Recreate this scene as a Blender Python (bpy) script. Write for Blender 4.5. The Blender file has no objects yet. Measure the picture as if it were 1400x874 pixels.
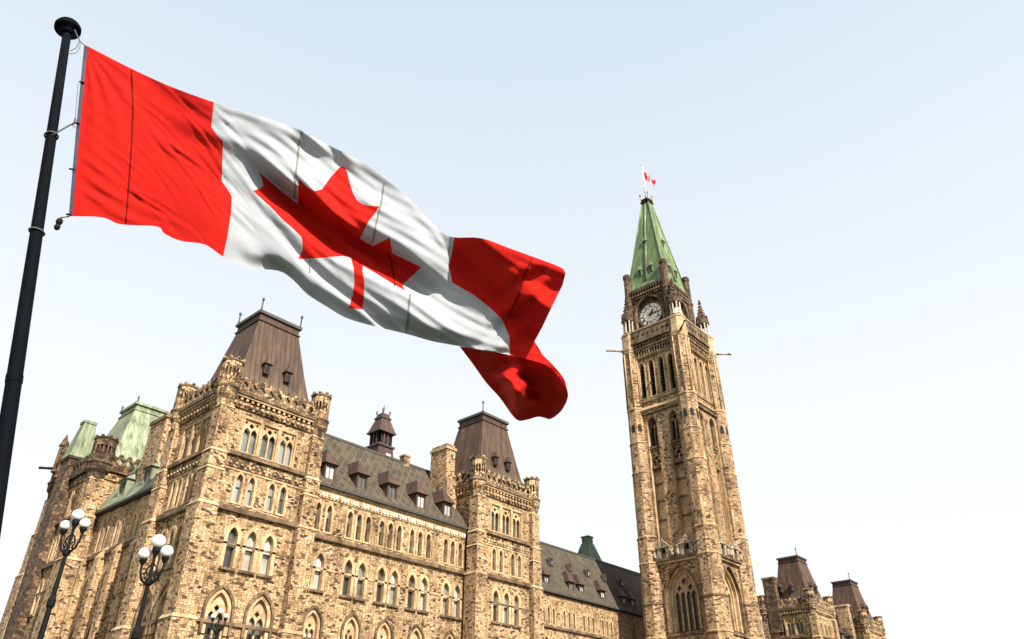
import bpy, math, random
from mathutils import Vector, Matrix
from mathutils.geometry import delaunay_2d_cdt

random.seed(7)
S = bpy.context.scene
COL = S.collection
R = math.radians

# ------------------------------------------------------------------ camera
FPX, PITCH, YAW = 1030.0, R(31.6), R(41.5)
CAM = Vector((-91.2, -50.0, 1.7))
cam_d = bpy.data.cameras.new('camera')
cam = bpy.data.objects.new('camera', cam_d)
COL.objects.link(cam)
cam_d.sensor_width = 36.0
cam_d.lens = 36.0 * FPX / 1400.0
cam_d.clip_start = 0.1
cam_d.clip_end = 6000
cam.location = CAM
cam.rotation_euler = (R(90) + PITCH, 0, YAW - R(90))
S.camera = cam

# ------------------------------------------------------------------ light
SUN_AZ, SUN_EL = R(-103.5), R(40)            # azimuth counted from +X
to_sun = Vector((math.cos(SUN_AZ) * math.cos(SUN_EL), math.sin(SUN_AZ) * math.cos(SUN_EL), math.sin(SUN_EL)))
W = bpy.data.worlds.new('World')
S.world = W
W.use_nodes = True
wn = W.node_tree
wn.nodes.clear()
wout = wn.nodes.new('ShaderNodeOutputWorld')
wbg = wn.nodes.new('ShaderNodeBackground')
sky = wn.nodes.new('ShaderNodeTexSky')
sky.sky_type = 'NISHITA'
sky.sun_disc = False
sky.sun_elevation = SUN_EL
sky.sun_rotation = R(90) - SUN_AZ
sky.air_density = 1.0
sky.dust_density = 4.0
sky.ozone_density = 1.0
whs = wn.nodes.new('ShaderNodeHueSaturation')
whs.inputs['Saturation'].default_value = 0.26
whs.inputs['Value'].default_value = 1.0
# a thin bright veil of high cloud, thicker towards the horizon
wtc = wn.nodes.new('ShaderNodeTexCoord')
wsx = wn.nodes.new('ShaderNodeSeparateXYZ')
wr = wn.nodes.new('ShaderNodeValToRGB')
wr.color_ramp.elements[0].position = 0.0
wr.color_ramp.elements[0].color = (6.05, 6.0, 5.95, 1)
wr.color_ramp.elements[1].position = 0.9
wr.color_ramp.elements[1].color = (3.65, 4.5, 5.3, 1)
e = wr.color_ramp.elements.new(0.42); e.color = (5.45, 5.7, 5.95, 1)
wmix = wn.nodes.new('ShaderNodeMix'); wmix.data_type = 'RGBA'
wmix.inputs['Factor'].default_value = 0.85
wn.links.new(sky.outputs[0], whs.inputs['Color'])
wn.links.new(wtc.outputs['Generated'], wsx.inputs[0])
wn.links.new(wsx.outputs['Z'], wr.inputs['Fac'])
wn.links.new(whs.outputs[0], wmix.inputs['A'])
wn.links.new(wr.outputs[0], wmix.inputs['B'])
wn.links.new(wmix.outputs['Result'], wbg.inputs['Color'])
wbg.inputs['Strength'].default_value = 0.1
wn.links.new(wbg.outputs[0], wout.inputs[0])

sun_d = bpy.data.lights.new('sun', 'SUN')
sun_d.energy = 5.0
sun_d.angle = R(0.5)
sun_d.color = (1.0, 0.94, 0.83)
sun = bpy.data.objects.new('sun', sun_d)
COL.objects.link(sun)
sun.location = (-60, -80, 90)
sun.rotation_euler = to_sun.to_track_quat('Z', 'Y').to_euler()

S.view_settings.view_transform = 'Standard'
S.view_settings.look = 'None'
S.view_settings.gamma = 1.0
S.view_settings.exposure = 0.9
S.render.engine = 'CYCLES'
S.cycles.max_bounces = 5
S.cycles.diffuse_bounces = 2

# ------------------------------------------------------------------ materials
MATS = {}
def new_mat(name):
    m = bpy.data.materials.new(name)
    m.use_nodes = True
    MATS[name] = m
    nt = m.node_tree
    return m, nt, nt.nodes['Principled BSDF']

def nd(nt, typ, **kw):
    n = nt.nodes.new(typ)
    for k, v in kw.items():
        setattr(n, k, v)
    return n

def math_n(nt, op, a, b=None, c=None):
    n = nd(nt, 'ShaderNodeMath', operation=op)
    for i, v in enumerate((a, b, c)):
        if v is None: continue
        if isinstance(v, (int, float)): n.inputs[i].default_value = v
        else: nt.links.new(v, n.inputs[i])
    return n.outputs[0]

def wall_uv(nt):
    """along-the-wall coordinate and height, for walls facing any way"""
    g = nd(nt, 'ShaderNodeNewGeometry')
    sp = nd(nt, 'ShaderNodeSeparateXYZ'); nt.links.new(g.outputs['Position'], sp.inputs[0])
    sn = nd(nt, 'ShaderNodeSeparateXYZ'); nt.links.new(g.outputs['True Normal'], sn.inputs[0])
    ax = math_n(nt, 'ABSOLUTE', sn.outputs[0]); ay = math_n(nt, 'ABSOLUTE', sn.outputs[1])
    f = math_n(nt, 'GREATER_THAN', ax, ay)
    d = math_n(nt, 'SUBTRACT', sp.outputs[1], sp.outputs[0])
    u = math_n(nt, 'MULTIPLY_ADD', d, f, sp.outputs[0])
    return u, sp.outputs[2], g.outputs['Position']

def ramp(nt, fac, stops, interp='LINEAR'):
    r = nd(nt, 'ShaderNodeValToRGB')
    r.color_ramp.interpolation = interp
    els = r.color_ramp.elements
    els[0].position, els[0].color = stops[0][0], (*stops[0][1], 1)
    els[1].position, els[1].color = stops[-1][0], (*stops[-1][1], 1)
    for p, c in stops[1:-1]:
        el = els.new(p); el.color = (*c, 1)
    nt.links.new(fac, r.inputs['Fac'])
    return r.outputs[0]

def noise(nt, vec, scale, detail=3.0, rough=0.55):
    n = nd(nt, 'ShaderNodeTexNoise')
    n.inputs['Scale'].default_value = scale
    n.inputs['Detail'].default_value = detail
    n.inputs['Roughness'].default_value = rough
    nt.links.new(vec, n.inputs['Vector'])
    return n.outputs['Fac']

def mixc(nt, typ, fac, a, b):
    n = nd(nt, 'ShaderNodeMix', data_type='RGBA', blend_type=typ)
    for k, v in (('Factor', fac), ('A', a), ('B', b)):
        if isinstance(v, (int, float)): n.inputs[k].default_value = v
        elif isinstance(v, tuple): n.inputs[k].default_value = (*v, 1)
        else: nt.links.new(v, n.inputs[k])
    return n.outputs['Result']

def stone_mat(name, bw, bh, stops, mortar, distort, soot, bump, mort=0.022, rubble=False):
    m, nt, b = new_mat(name)
    u, z, pos = wall_uv(nt)
    n1 = noise(nt, pos, 1.3, 3)
    uu = math_n(nt, 'MULTIPLY_ADD', n1, distort, u)
    n2 = noise(nt, pos, 1.9, 2)
    zz = math_n(nt, 'MULTIPLY_ADD', n2, distort * 0.5, z)
    cx = nd(nt, 'ShaderNodeCombineXYZ'); nt.links.new(uu, cx.inputs[0]); nt.links.new(zz, cx.inputs[1])
    if rubble:
        vm = nd(nt, 'ShaderNodeCombineXYZ')
        nt.links.new(math_n(nt, 'DIVIDE', uu, bw), vm.inputs[0]); nt.links.new(math_n(nt, 'DIVIDE', zz, bh), vm.inputs[1])
        vo = nd(nt, 'ShaderNodeTexVoronoi', voronoi_dimensions='2D', distance='CHEBYCHEV'); vo.inputs['Randomness'].default_value = 0.8; vo.inputs['Scale'].default_value = 1.0
        nt.links.new(vm.outputs[0], vo.inputs['Vector'])
        ve = nd(nt, 'ShaderNodeTexVoronoi', voronoi_dimensions='2D', feature='F2', distance='CHEBYCHEV'); ve.inputs['Randomness'].default_value = 0.8; ve.inputs['Scale'].default_value = 1.0
        nt.links.new(vm.outputs[0], ve.inputs['Vector'])
        sep = nd(nt, 'ShaderNodeSeparateColor'); nt.links.new(vo.outputs['Color'], sep.inputs[0])
        gap = math_n(nt, 'SUBTRACT', ve.outputs['Distance'], vo.outputs['Distance'])
        joint = nd(nt, 'ShaderNodeMapRange'); joint.inputs['From Min'].default_value = 0.03; joint.inputs['From Max'].default_value = 0.13
        joint.inputs['To Min'].default_value = 1.0; joint.inputs['To Max'].default_value = 0.0
        nt.links.new(gap, joint.inputs['Value']); jf = joint.outputs[0]
    else:
        br = nd(nt, 'ShaderNodeTexBrick')
        br.offset = 0.37; br.squash = 0.7; br.squash_frequency = 3
        br.inputs['Color1'].default_value = (0, 0, 0, 1); br.inputs['Color2'].default_value = (1, 1, 1, 1)
        br.inputs['Mortar'].default_value = (0.5, 0.5, 0.5, 1)
        br.inputs['Scale'].default_value = 1.0
        br.inputs['Brick Width'].default_value = bw
        br.inputs['Row Height'].default_value = bh
        br.inputs['Mortar Size'].default_value = mort
        br.inputs['Mortar Smooth'].default_value = 0.3
        nt.links.new(cx.outputs[0], br.inputs['Vector'])
        sep = nd(nt, 'ShaderNodeSeparateColor'); nt.links.new(br.outputs['Color'], sep.inputs[0])
        jf = br.outputs['Fac']
    col = ramp(nt, sep.outputs[0], stops)
    g = noise(nt, pos, 5.0, 5, 0.75)
    gcol = ramp(nt, g, [(0.34, (0.52, 0.46, 0.40)), (0.46, (0.96, 0.95, 0.93)), (0.58, (1.05, 1.05, 1.04)), (0.72, (1.3, 1.3, 1.28))])
    col = mixc(nt, 'MULTIPLY', 1.0, col, gcol)
    mcol = mixc(nt, 'MIX', jf, col, mortar)
    # soot and weather stains with shapes of their own
    st = nd(nt, 'ShaderNodeMapping'); st.inputs['Scale'].default_value = (1, 1, 0.35); nt.links.new(pos, st.inputs[0])
    s = noise(nt, st.outputs[0], 0.8, 6, 0.72)
    scol = ramp(nt, s, [(0.36, (1 - soot, 1 - soot * 1.05, 1 - soot * 1.1)), (0.55, (1, 1, 1))])
    fin = mixc(nt, 'MULTIPLY', 1.0, mcol, scol)
    nt.links.new(fin, b.inputs['Base Color'])
    b.inputs['Roughness'].default_value = 0.9
    bp = nd(nt, 'ShaderNodeBump')
    bp.inputs['Strength'].default_value = bump
    bp.inputs['Distance'].default_value = 0.05
    hh = math_n(nt, 'MULTIPLY_ADD', jf, -0.9, g)
    hh = math_n(nt, 'MULTIPLY_ADD', sep.outputs[0], 0.7, hh)
    nt.links.new(hh, bp.inputs['Height'])
    nt.links.new(bp.outputs[0], b.inputs['Normal'])
    return m

stone_mat('rubble_stone', 0.28, 0.15,
          [(0.00, (0.030, 0.017, 0.008)), (0.06, (0.090, 0.048, 0.022)), (0.14, (0.230, 0.129, 0.060)), (0.26, (0.400, 0.244, 0.124)), (0.55, (0.495, 0.317, 0.163)), (0.85, (0.560, 0.378, 0.216)), (1.00, (0.640, 0.467, 0.307))], (0.29, 0.172, 0.083), 0.22, 0.52, 1.0, rubble=True)
stone_mat('tower_stone', 0.34, 0.21,
          [(0.00, (0.035, 0.019, 0.010)), (0.07, (0.110, 0.058, 0.028)), (0.16, (0.270, 0.151, 0.073)), (0.36, (0.410, 0.252, 0.127)), (0.75, (0.500, 0.323, 0.172)), (1.00, (0.610, 0.433, 0.268))], (0.25, 0.149, 0.07), 0.2, 0.6, 1.0, rubble=True)
stone_mat('dressed_stone', 0.9, 0.42,
          [(0.0, (0.42, 0.265, 0.133)), (0.5, (0.51, 0.342, 0.184)), (1.0, (0.59, 0.425, 0.26))], (0.34, 0.215, 0.11), 0.03, 0.5, 0.3, 0.012)
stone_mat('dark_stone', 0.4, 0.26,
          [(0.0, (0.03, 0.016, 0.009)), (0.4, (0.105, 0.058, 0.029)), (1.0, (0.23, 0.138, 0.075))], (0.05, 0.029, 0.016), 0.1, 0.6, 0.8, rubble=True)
stone_mat('carved_stone', 0.28, 0.24,
          [(0.0, (0.035, 0.019, 0.01)), (0.3, (0.2, 0.116, 0.056)), (0.6, (0.44, 0.277, 0.14)), (1.0, (0.6, 0.42, 0.24))], (0.08, 0.046, 0.023), 0.12, 0.65, 1.0, rubble=True)
stone_mat('sooty_trim', 0.8, 0.4,
          [(0.0, (0.10, 0.061, 0.032)), (0.5, (0.17, 0.108, 0.057)), (1.0, (0.26, 0.173, 0.097))], (0.09, 0.056, 0.03), 0.05, 0.6, 0.4)

def seam_mat(name, base_stops, seam_w, spacing, seam_col, rough, tint=None, metallic=0.0):
    m, nt, b = new_mat(name)
    u, z, pos = wall_uv(nt)
    mp = nd(nt, 'ShaderNodeMapping'); mp.inputs['Scale'].default_value = (1.6, 1.6, 0.16); nt.links.new(pos, mp.inputs[0])
    s = noise(nt, mp.outputs[0], 1.6, 5, 0.65)
    col = ramp(nt, s, base_stops)
    if tint:                                   # bleached streaks near the foot of the slope (run-off)
        t = math_n(nt, 'MULTIPLY_ADD', z, -1.0 / tint[1], tint[0] / tint[1])
        t = math_n(nt, 'MULTIPLY_ADD', s, 0.9, math_n(nt, 'SUBTRACT', t, 0.45))
        tc = nd(nt, 'ShaderNodeClamp'); nt.links.new(t, tc.inputs[0])
        col = mixc(nt, 'MIX', tc.outputs[0], col, tint[2])
    f = math_n(nt, 'FRACT', math_n(nt, 'DIVIDE', u, spacing))
    line = math_n(nt, 'LESS_THAN', f, seam_w)
    col = mixc(nt, 'MIX', math_n(nt, 'MULTIPLY', line, 0.75), col, seam_col)
    pan = nd(nt, 'ShaderNodeTexWhiteNoise', noise_dimensions='1D')
    nt.links.new(math_n(nt, 'FLOOR', math_n(nt, 'DIVIDE', u, spacing)), pan.inputs['W'])
    pv = math_n(nt, 'MULTIPLY_ADD', pan.outputs['Value'], 0.35, 0.82)
    pc = nd(nt, 'ShaderNodeCombineColor')
    for i in range(3): nt.links.new(pv, pc.inputs[i])
    col = mixc(nt, 'MULTIPLY', 1.0, col, pc.outputs[0])
    nt.links.new(col, b.inputs['Base Color'])
    b.inputs['Roughness'].default_value = rough
    b.inputs['Metallic'].default_value = metallic
    bp = nd(nt, 'ShaderNodeBump'); bp.inputs['Strength'].default_value = 0.6; bp.inputs['Distance'].default_value = 0.05
    nt.links.new(math_n(nt, 'ADD', line, math_n(nt, 'MULTIPLY', s, 0.3)), bp.inputs['Height'])
    nt.links.new(bp.outputs[0], b.inputs['Normal'])
    return m

seam_mat('brown_copper', [(0.3, (0.033, 0.015, 0.008)), (0.5, (0.072, 0.035, 0.018)), (0.72, (0.135, 0.07, 0.037))], 0.16, 0.42,
         (0.02, 0.011, 0.007), 0.75, (28.4, 2.6, (0.125, 0.10, 0.06)))
seam_mat('brown_metal', [(0.3, (0.033, 0.015, 0.01)), (0.55, (0.065, 0.03, 0.018)), (0.75, (0.105, 0.053, 0.033))], 0.1, 0.3,
         (0.02, 0.012, 0.008), 0.75)
seam_mat('green_copper', [(0.34, (0.085, 0.09, 0.05)), (0.48, (0.18, 0.205, 0.122)), (0.66, (0.29, 0.33, 0.215))], 0.1, 0.5,
         (0.11, 0.135, 0.075), 0.85)
seam_mat('spire_copper', [(0.32, (0.062, 0.085, 0.03)), (0.5, (0.105, 0.165, 0.058)), (0.7, (0.18, 0.285, 0.115))], 0.1, 0.8,
         (0.08, 0.13, 0.055), 0.65)
seam_mat('dark_green_copper', [(0.3, (0.04, 0.06, 0.035)), (0.5, (0.075, 0.115, 0.065)), (0.7, (0.12, 0.18, 0.11))], 0.1, 0.6,
         (0.04, 0.07, 0.05), 0.65)

def lattice_mat(name, a, bcol, spacing):
    m, nt, b = new_mat(name)
    u, z, pos = wall_uv(nt)
    zz = math_n(nt, 'MULTIPLY', z, 0.9)
    p = math_n(nt, 'FRACT', math_n(nt, 'DIVIDE', math_n(nt, 'ADD', u, zz), spacing))
    q = math_n(nt, 'FRACT', math_n(nt, 'DIVIDE', math_n(nt, 'SUBTRACT', u, zz), spacing))
    l1 = math_n(nt, 'LESS_THAN', p, 0.24); l2 = math_n(nt, 'LESS_THAN', q, 0.2)
    ln = math_n(nt, 'MAXIMUM', l1, l2)
    mp = nd(nt, 'ShaderNodeMapping'); mp.inputs['Scale'].default_value = (1, 1, 0.3); nt.links.new(pos, mp.inputs[0])
    s = noise(nt, mp.outputs[0], 1.1, 5, 0.65)
    base = ramp(nt, s, [(0.3, tuple(x * 0.6 for x in a)), (0.7, tuple(x * 1.4 for x in a))])
    cellid = nd(nt, 'ShaderNodeCombineXYZ')
    nt.links.new(math_n(nt, 'FLOOR', math_n(nt, 'DIVIDE', math_n(nt, 'ADD', u, zz), spacing)), cellid.inputs[0])
    nt.links.new(math_n(nt, 'FLOOR', math_n(nt, 'DIVIDE', math_n(nt, 'SUBTRACT', u, zz), spacing)), cellid.inputs[1])
    wnz = nd(nt, 'ShaderNodeTexWhiteNoise', noise_dimensions='2D'); nt.links.new(cellid.outputs[0], wnz.inputs['Vector'])
    cc = ramp(nt, wnz.outputs['Value'], [(0.0, (0.72, 0.72, 0.72)), (1.0, (1.25, 1.22, 1.18))])
    base = mixc(nt, 'MULTIPLY', 1.0, base, cc)
    wear = noise(nt, pos, 0.7, 4, 0.7)
    col = mixc(nt, 'MIX', math_n(nt, 'MULTIPLY', ln, math_n(nt, 'MULTIPLY_ADD', wear, 1.3, 0.05)), base, bcol)
    nt.links.new(col, b.inputs['Base Color'])
    b.inputs['Roughness'].default_value = 0.85
    b.inputs['Specular IOR Level'].default_value = 0.2
    bp = nd(nt, 'ShaderNodeBump'); bp.inputs['Strength'].default_value = 0.7; bp.inputs['Distance'].default_value = 0.04
    nt.links.new(ln, bp.inputs['Height']); nt.links.new(bp.outputs[0], b.inputs['Normal'])

lattice_mat('lattice_roof', (0.062, 0.048, 0.032), (0.106, 0.087, 0.058), 0.7)
lattice_mat('grey_roof', (0.066, 0.055, 0.038), (0.08, 0.068, 0.048), 0.5)

def plain(name, col, rough=0.6, metallic=0.0, var=0.25, scale=3.0, spec=None):
    m, nt, b = new_mat(name)
    g = nd(nt, 'ShaderNodeNewGeometry')
    s = noise(nt, g.outputs['Position'], scale, 4, 0.6)
    c = ramp(nt, s, [(0.3, tuple(x * (1 - var) for x in col)), (0.7, tuple(min(1, x * (1 + var)) for x in col))])
    nt.links.new(c, b.inputs['Base Color'])
    b.inputs['Roughness'].default_value = rough
    b.inputs['Metallic'].default_value = metallic
    if spec is not None: b.inputs['Specular IOR Level'].default_value = spec
    return m

plain('black_iron', (0.006, 0.006, 0.006), 0.7, spec=0.15)
plain('pole_paint', (0.0018, 0.0032, 0.0052), 0.8, spec=0.06)
plain('lead_flashing', (0.05, 0.045, 0.04), 0.6)
plain('sash_dark', (0.07, 0.06, 0.05), 0.5)
plain('dark_inside', (0.012, 0.010, 0.009), 0.9)  # near-black sheets paint the shade inside openings and recesses
plain('verdigris_grey', (0.27, 0.205, 0.135), 0.8, var=0.75)
plain('dial_white', (0.80, 0.75, 0.66), 0.5, var=0.08)
plain('dial_dark', (0.035, 0.025, 0.018), 0.5)
plain('mast_white', (0.7, 0.68, 0.62), 0.4, var=0.06)
plain('navy_canvas', (0.035, 0.035, 0.06), 0.8)
plain('rope', (0.11, 0.105, 0.10), 0.9)
plain('snow_white', (0.75, 0.73, 0.69), 0.8, var=0.1)
plain('pale_stone', (0.52, 0.45, 0.36), 0.85, var=0.25)
plain('globe_glass', (0.70, 0.68, 0.64), 0.3, var=0.02)

def glass_mat(name, dark, light, rough=0.08):
    """old panes: dim room, blind, reflected sky painted in the colour, varying by window"""
    m, nt, b = new_mat(name)
    oi = nd(nt, 'ShaderNodeObjectInfo')
    g = nd(nt, 'ShaderNodeNewGeometry')
    s = noise(nt, g.outputs['Position'], 0.9, 2)
    f = math_n(nt, 'MULTIPLY_ADD', s, 0.8, math_n(nt, 'SUBTRACT', oi.outputs['Random'], 0.4))
    c = ramp(nt, f, [(0.25, dark), (0.85, light)])
    nt.links.new(c, b.inputs['Base Color'])
    b.inputs['Roughness'].default_value = rough
    b.inputs['IOR'].default_value = 1.75
    bp = nd(nt, 'ShaderNodeBump'); bp.inputs['Strength'].default_value = 0.08
    s2 = noise(nt, g.outputs['Position'], 1.7, 1); nt.links.new(s2, bp.inputs['Height'])
    nt.links.new(bp.outputs[0], b.inputs['Normal'])
glass_mat('pane_lower', (0.035, 0.032, 0.026), (0.36, 0.34, 0.29))
glass_mat('pane_upper', (0.08, 0.077, 0.07), (0.50, 0.49, 0.46))  # pale colour carries both blinds and the sky's reflection
glass_mat('pane_grey', (0.07, 0.075, 0.075), (0.27, 0.28, 0.27))
glass_mat('pane_dark', (0.015, 0.014, 0.013), (0.05, 0.045, 0.04), 0.2)

def cloth_mat(name, col, trans):
    m, nt, b = new_mat(name)
    g = nd(nt, 'ShaderNodeNewGeometry')
    s = noise(nt, g.outputs['Position'], 9.0, 4, 0.6)
    c = ramp(nt, s, [(0.3, tuple(x * 0.94 for x in col)), (0.7, tuple(min(1, x * 1.04) for x in col))])
    nt.links.new(c, b.inputs['Base Color'])
    b.inputs['Roughness'].default_value = 0.75
    b.inputs['Specular IOR Level'].default_value = 0.04
    tr = nd(nt, 'ShaderNodeBsdfTranslucent'); nt.links.new(c, tr.inputs[0])
    mx = nd(nt, 'ShaderNodeMixShader'); mx.inputs[0].default_value = trans
    nt.links.new(b.outputs[0], mx.inputs[1]); nt.links.new(tr.outputs[0], mx.inputs[2])
    nt.links.new(mx.outputs[0], nt.nodes['Material Output'].inputs[0])
    bp = nd(nt, 'ShaderNodeBump'); bp.inputs['Strength'].default_value = 0.05; bp.inputs['Distance'].default_value = 0.01
    s2 = noise(nt, g.outputs['Position'], 60.0, 2); nt.links.new(s2, bp.inputs['Height'])
    nt.links.new(bp.outputs[0], b.inputs['Normal'])
cloth_mat('flag_red', (0.42, 0.0115, 0.0075), 0.015)
cloth_mat('flag_white', (0.325, 0.338, 0.358), 0.03)
cloth_mat('seam_thread', (0.17, 0.165, 0.16), 0.02)
cloth_mat('seam_red', (0.13, 0.006, 0.005), 0.02)

def ground_mat():
    m, nt, b = new_mat('lawn_grass')
    g = nd(nt, 'ShaderNodeNewGeometry')
    s = noise(nt, g.outputs['Position'], 0.25, 6, 0.7)
    c = ramp(nt, s, [(0.3, (0.025, 0.042, 0.013)), (0.7, (0.05, 0.075, 0.022))])
    nt.links.new(c, b.inputs['Base Color']); b.inputs['Roughness'].default_value = 0.95
ground_mat()
plain('paving', (0.13, 0.11, 0.085), 0.9, var=0.2, scale=0.8)
plain('asphalt', (0.05, 0.05, 0.05), 0.9, var=0.3, scale=2.0)

# ------------------------------------------------------------------ mesh helpers
class MB:
    """collects faces in a local frame; local -y is the outward side of a wall"""
    def __init__(s, M=None):
        s.v, s.f, s.m, s.sm = [], [], [], []
        s.mats = []
        s.M = M or Matrix.Identity(4)
    def mi(s, name):
        if name not in s.mats: s.mats.append(name)
        return s.mats.index(name)
    def add(s, vs, fs, mat, smooth=False):
        o = len(s.v); k = s.mi(mat)
        s.v += [s.M @ Vector(p) for p in vs]
        for f in fs:
            s.f.append([o + i for i in f]); s.m.append(k); s.sm.append(smooth)
    def box(s, x0, x1, y0, y1, z0, z1, mat):
        vs = [(x, y, z) for z in (z0, z1) for y in (y0, y1) for x in (x0, x1)]
        s.add(vs, [(0, 2, 3, 1), (4, 5, 7, 6), (0, 1, 5, 4), (2, 6, 7, 3), (0, 4, 6, 2), (1, 3, 7, 5)], mat)
    def frustum(s, c, z0, h0, z1, h1, mat, cap=True):
        """rectangular frustum, half sizes h=(hx,hy)"""
        vs = [(c[0] + a * h0[0], c[1] + b * h0[1], z0) for a, b in ((-1, -1), (1, -1), (1, 1), (-1, 1))]
        vs += [(c[0] + a * h1[0], c[1] + b * h1[1], z1) for a, b in ((-1, -1), (1, -1), (1, 1), (-1, 1))]
        fs = [(i, (i + 1) % 4, 4 + (i + 1) % 4, 4 + i) for i in range(4)]
        if cap: fs += [(3, 2, 1, 0), (4, 5, 6, 7)]
        s.add(vs, fs, mat)
    def lathe(s, c, prof, n, mat, rot=None, smooth=False, cap=True):
        """prof: list of (r, z); n sides"""
        rot = math.pi / n if rot is None else rot
        vs = []
        for r, z in prof:
            for i in range(n):
                a = rot + 2 * math.pi * i / n
                vs.append((c[0] + r * math.cos(a), c[1] + r * math.sin(a), z))
        fs = []
        for j in range(len(prof) - 1):
            for i in range(n):
                fs.append((j * n + i, j * n + (i + 1) % n, (j + 1) * n + (i + 1) % n, (j + 1) * n + i))
        if cap:
            fs.append(tuple(range(n))[::-1]); fs.append(tuple((len(prof) - 1) * n + i for i in range(n)))
        s.add(vs, fs, mat, smooth)
    def tube(s, pts, rad, mat, n=8, smooth=True):
        pts = [Vector(p) for p in pts]
        if isinstance(rad, (int, float)): rad = [rad] * len(pts)
        vs, fs = [], []
        prev = None
        for i, p in enumerate(pts):
            t = (pts[min(i + 1, len(pts) - 1)] - pts[max(i - 1, 0)]).normalized()
            a = prev - t * prev.dot(t) if prev else t.orthogonal()
            a.normalize(); prev = a
            b = t.cross(a)
            for k in range(n):
                w = 2 * math.pi * k / n
                vs.append(p + (a * math.cos(w) + b * math.sin(w)) * rad[i])
        for i in range(len(pts) - 1):
            for k in range(n):
                fs.append((i * n + k, i * n + (k + 1) % n, (i + 1) * n + (k + 1) % n, (i + 1) * n + k))
        fs.append(tuple(range(n))[::-1]); fs.append(tuple((len(pts) - 1) * n + k for k in range(n)))
        s.add(vs, fs, mat, smooth)
    def ball(s, c, r, mat, nu=20, nv=12, sq=1.0):
        prof = [(max(1e-4, r * math.sin(math.pi * j / nv)), c[2] - r * sq * math.cos(math.pi * j / nv)) for j in range(nv + 1)]
        s.lathe(c, prof, nu, mat, smooth=True)
    def plate(s, outer, holes, y0, y1, mat, mat_in=None, rim=True, back=False, zoff=0.0, xoff=0.0):
        """flat plate in the x-z plane at y=y0 with true holes; hole sides run back to y1"""
        loops = [outer] + list(holes)
        pts, edges = [], []
        for lp in loops:
            o = len(pts)
            pts += [Vector((p[0], p[1])) for p in lp]
            edges += [(o + i, o + (i + 1) % len(lp)) for i in range(len(lp))]
        vc, ec, fc, *_ = delaunay_2d_cdt(pts, edges, [], 0, 1e-6)
        keep = []
        for f in fc:
            cx = sum(vc[i][0] for i in f) / len(f); cz = sum(vc[i][1] for i in f) / len(f)
            if inside(cx, cz, outer) and not any(inside(cx, cz, h) for h in holes):
                keep.append(tuple(f))
        s.add([(p[0] + xoff, y0, p[1] + zoff) for p in vc], keep, mat)
        if back:
            s.add([(p[0] + xoff, y1, p[1] + zoff) for p in vc], [k[::-1] for k in keep], mat)
        for j, lp in enumerate(loops):
            if j == 0 and not rim: continue
            n = len(lp)
            vs = [(p[0] + xoff, y0, p[1] + zoff) for p in lp] + [(p[0] + xoff, y1, p[1] + zoff) for p in lp]
            s.add(vs, [(i, (i + 1) % n, n + (i + 1) % n, n + i) for i in range(n)], (mat_in or mat) if j else mat)
    def mesh(s, name):
        me = bpy.data.meshes.new(name)
        me.from_pydata([tuple(p) for p in s.v], [], s.f)
        for n in s.mats: me.materials.append(MATS[n])
        me.polygons.foreach_set('material_index', s.m)
        me.polygons.foreach_set('use_smooth', s.sm)
        me.update()
        return me
    def build(s, name, parent=None, loc=None):
        o = bpy.data.objects.new(name, s.mesh(name))
        COL.objects.link(o)
        if parent is not None: o.parent = parent
        if loc is not None: o.location = loc
        return o

def inside(x, y, poly):
    c = False; n = len(poly); j = n - 1
    for i in range(n):
        xi, yi = poly[i][0], poly[i][1]; xj, yj = poly[j][0], poly[j][1]
        if (yi > y) != (yj > y) and x < (xj - xi) * (y - yi) / (yj - yi) + xi: c = not c
        j = i
    return c

def inst(me, name, parent=None, M=None):
    o = bpy.data.objects.new(name, me); COL.objects.link(o)
    if parent is not None: o.parent = parent
    if M is not None: o.matrix_local = M
    return o

def empty(name, loc, label=None, cat=None, group=None, rz=0):
    o = bpy.data.objects.new(name, None); COL.objects.link(o)
    o.location = loc; o.rotation_euler = (0, 0, rz)
    tag(o, label, cat, group)
    return o
def tag(o, label=None, cat=None, group=None, kind=None):
    if label: o['label'] = label
    if cat: o['category'] = cat
    if group: o['group'] = group
    if kind: o['kind'] = kind
    return o

# wall frames: x runs to the right along the wall, -y is outwards
def F_south(x, y, z=0): return Matrix.Translation((x, y, z))
def F_west(x, y, z=0): return Matrix.Translation((x, y, z)) @ Matrix.Rotation(R(-90), 4, 'Z')
def F_rot(x, y, a, z=0): return Matrix.Translation((x, y, z)) @ Matrix.Rotation(a, 4, 'Z')

# ---- outlines (x, z) counter-clockwise, sill at z=0
def o_rect(w, h, x=0, z=0):
    return [(x - w / 2, z), (x + w / 2, z), (x + w / 2, z + h), (x - w / 2, z + h)]
def o_lancet(w, h, t=0.0, x=0, z=0, k=1.0, n=6, b=0.0):
    """pointed arch of clear width w and height h, grown outwards by t; radius k*w"""
    rad = k * w
    hw = w / 2
    rise = math.sqrt(max(1e-6, rad ** 2 - (rad - hw) ** 2))
    hs = h - rise
    rt = rad + t
    pts = [(x - hw - t, z - b), (x + hw + t, z - b)]
    cxr = x + hw - rad                                  # centre of the right arc
    a1 = math.acos(min(1, (x - cxr) / rt))
    for i in range(n + 1):
        a = a1 * i / n
        pts.append((cxr + rt * math.cos(a), z + hs + rt * math.sin(a)))
    cxl = x - hw + rad
    for i in range(n - 1, -1, -1):
        a = a1 * i / n
        pts.append((cxl - rt * math.cos(a), z + hs + rt * math.sin(a)))
    return pts
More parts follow.
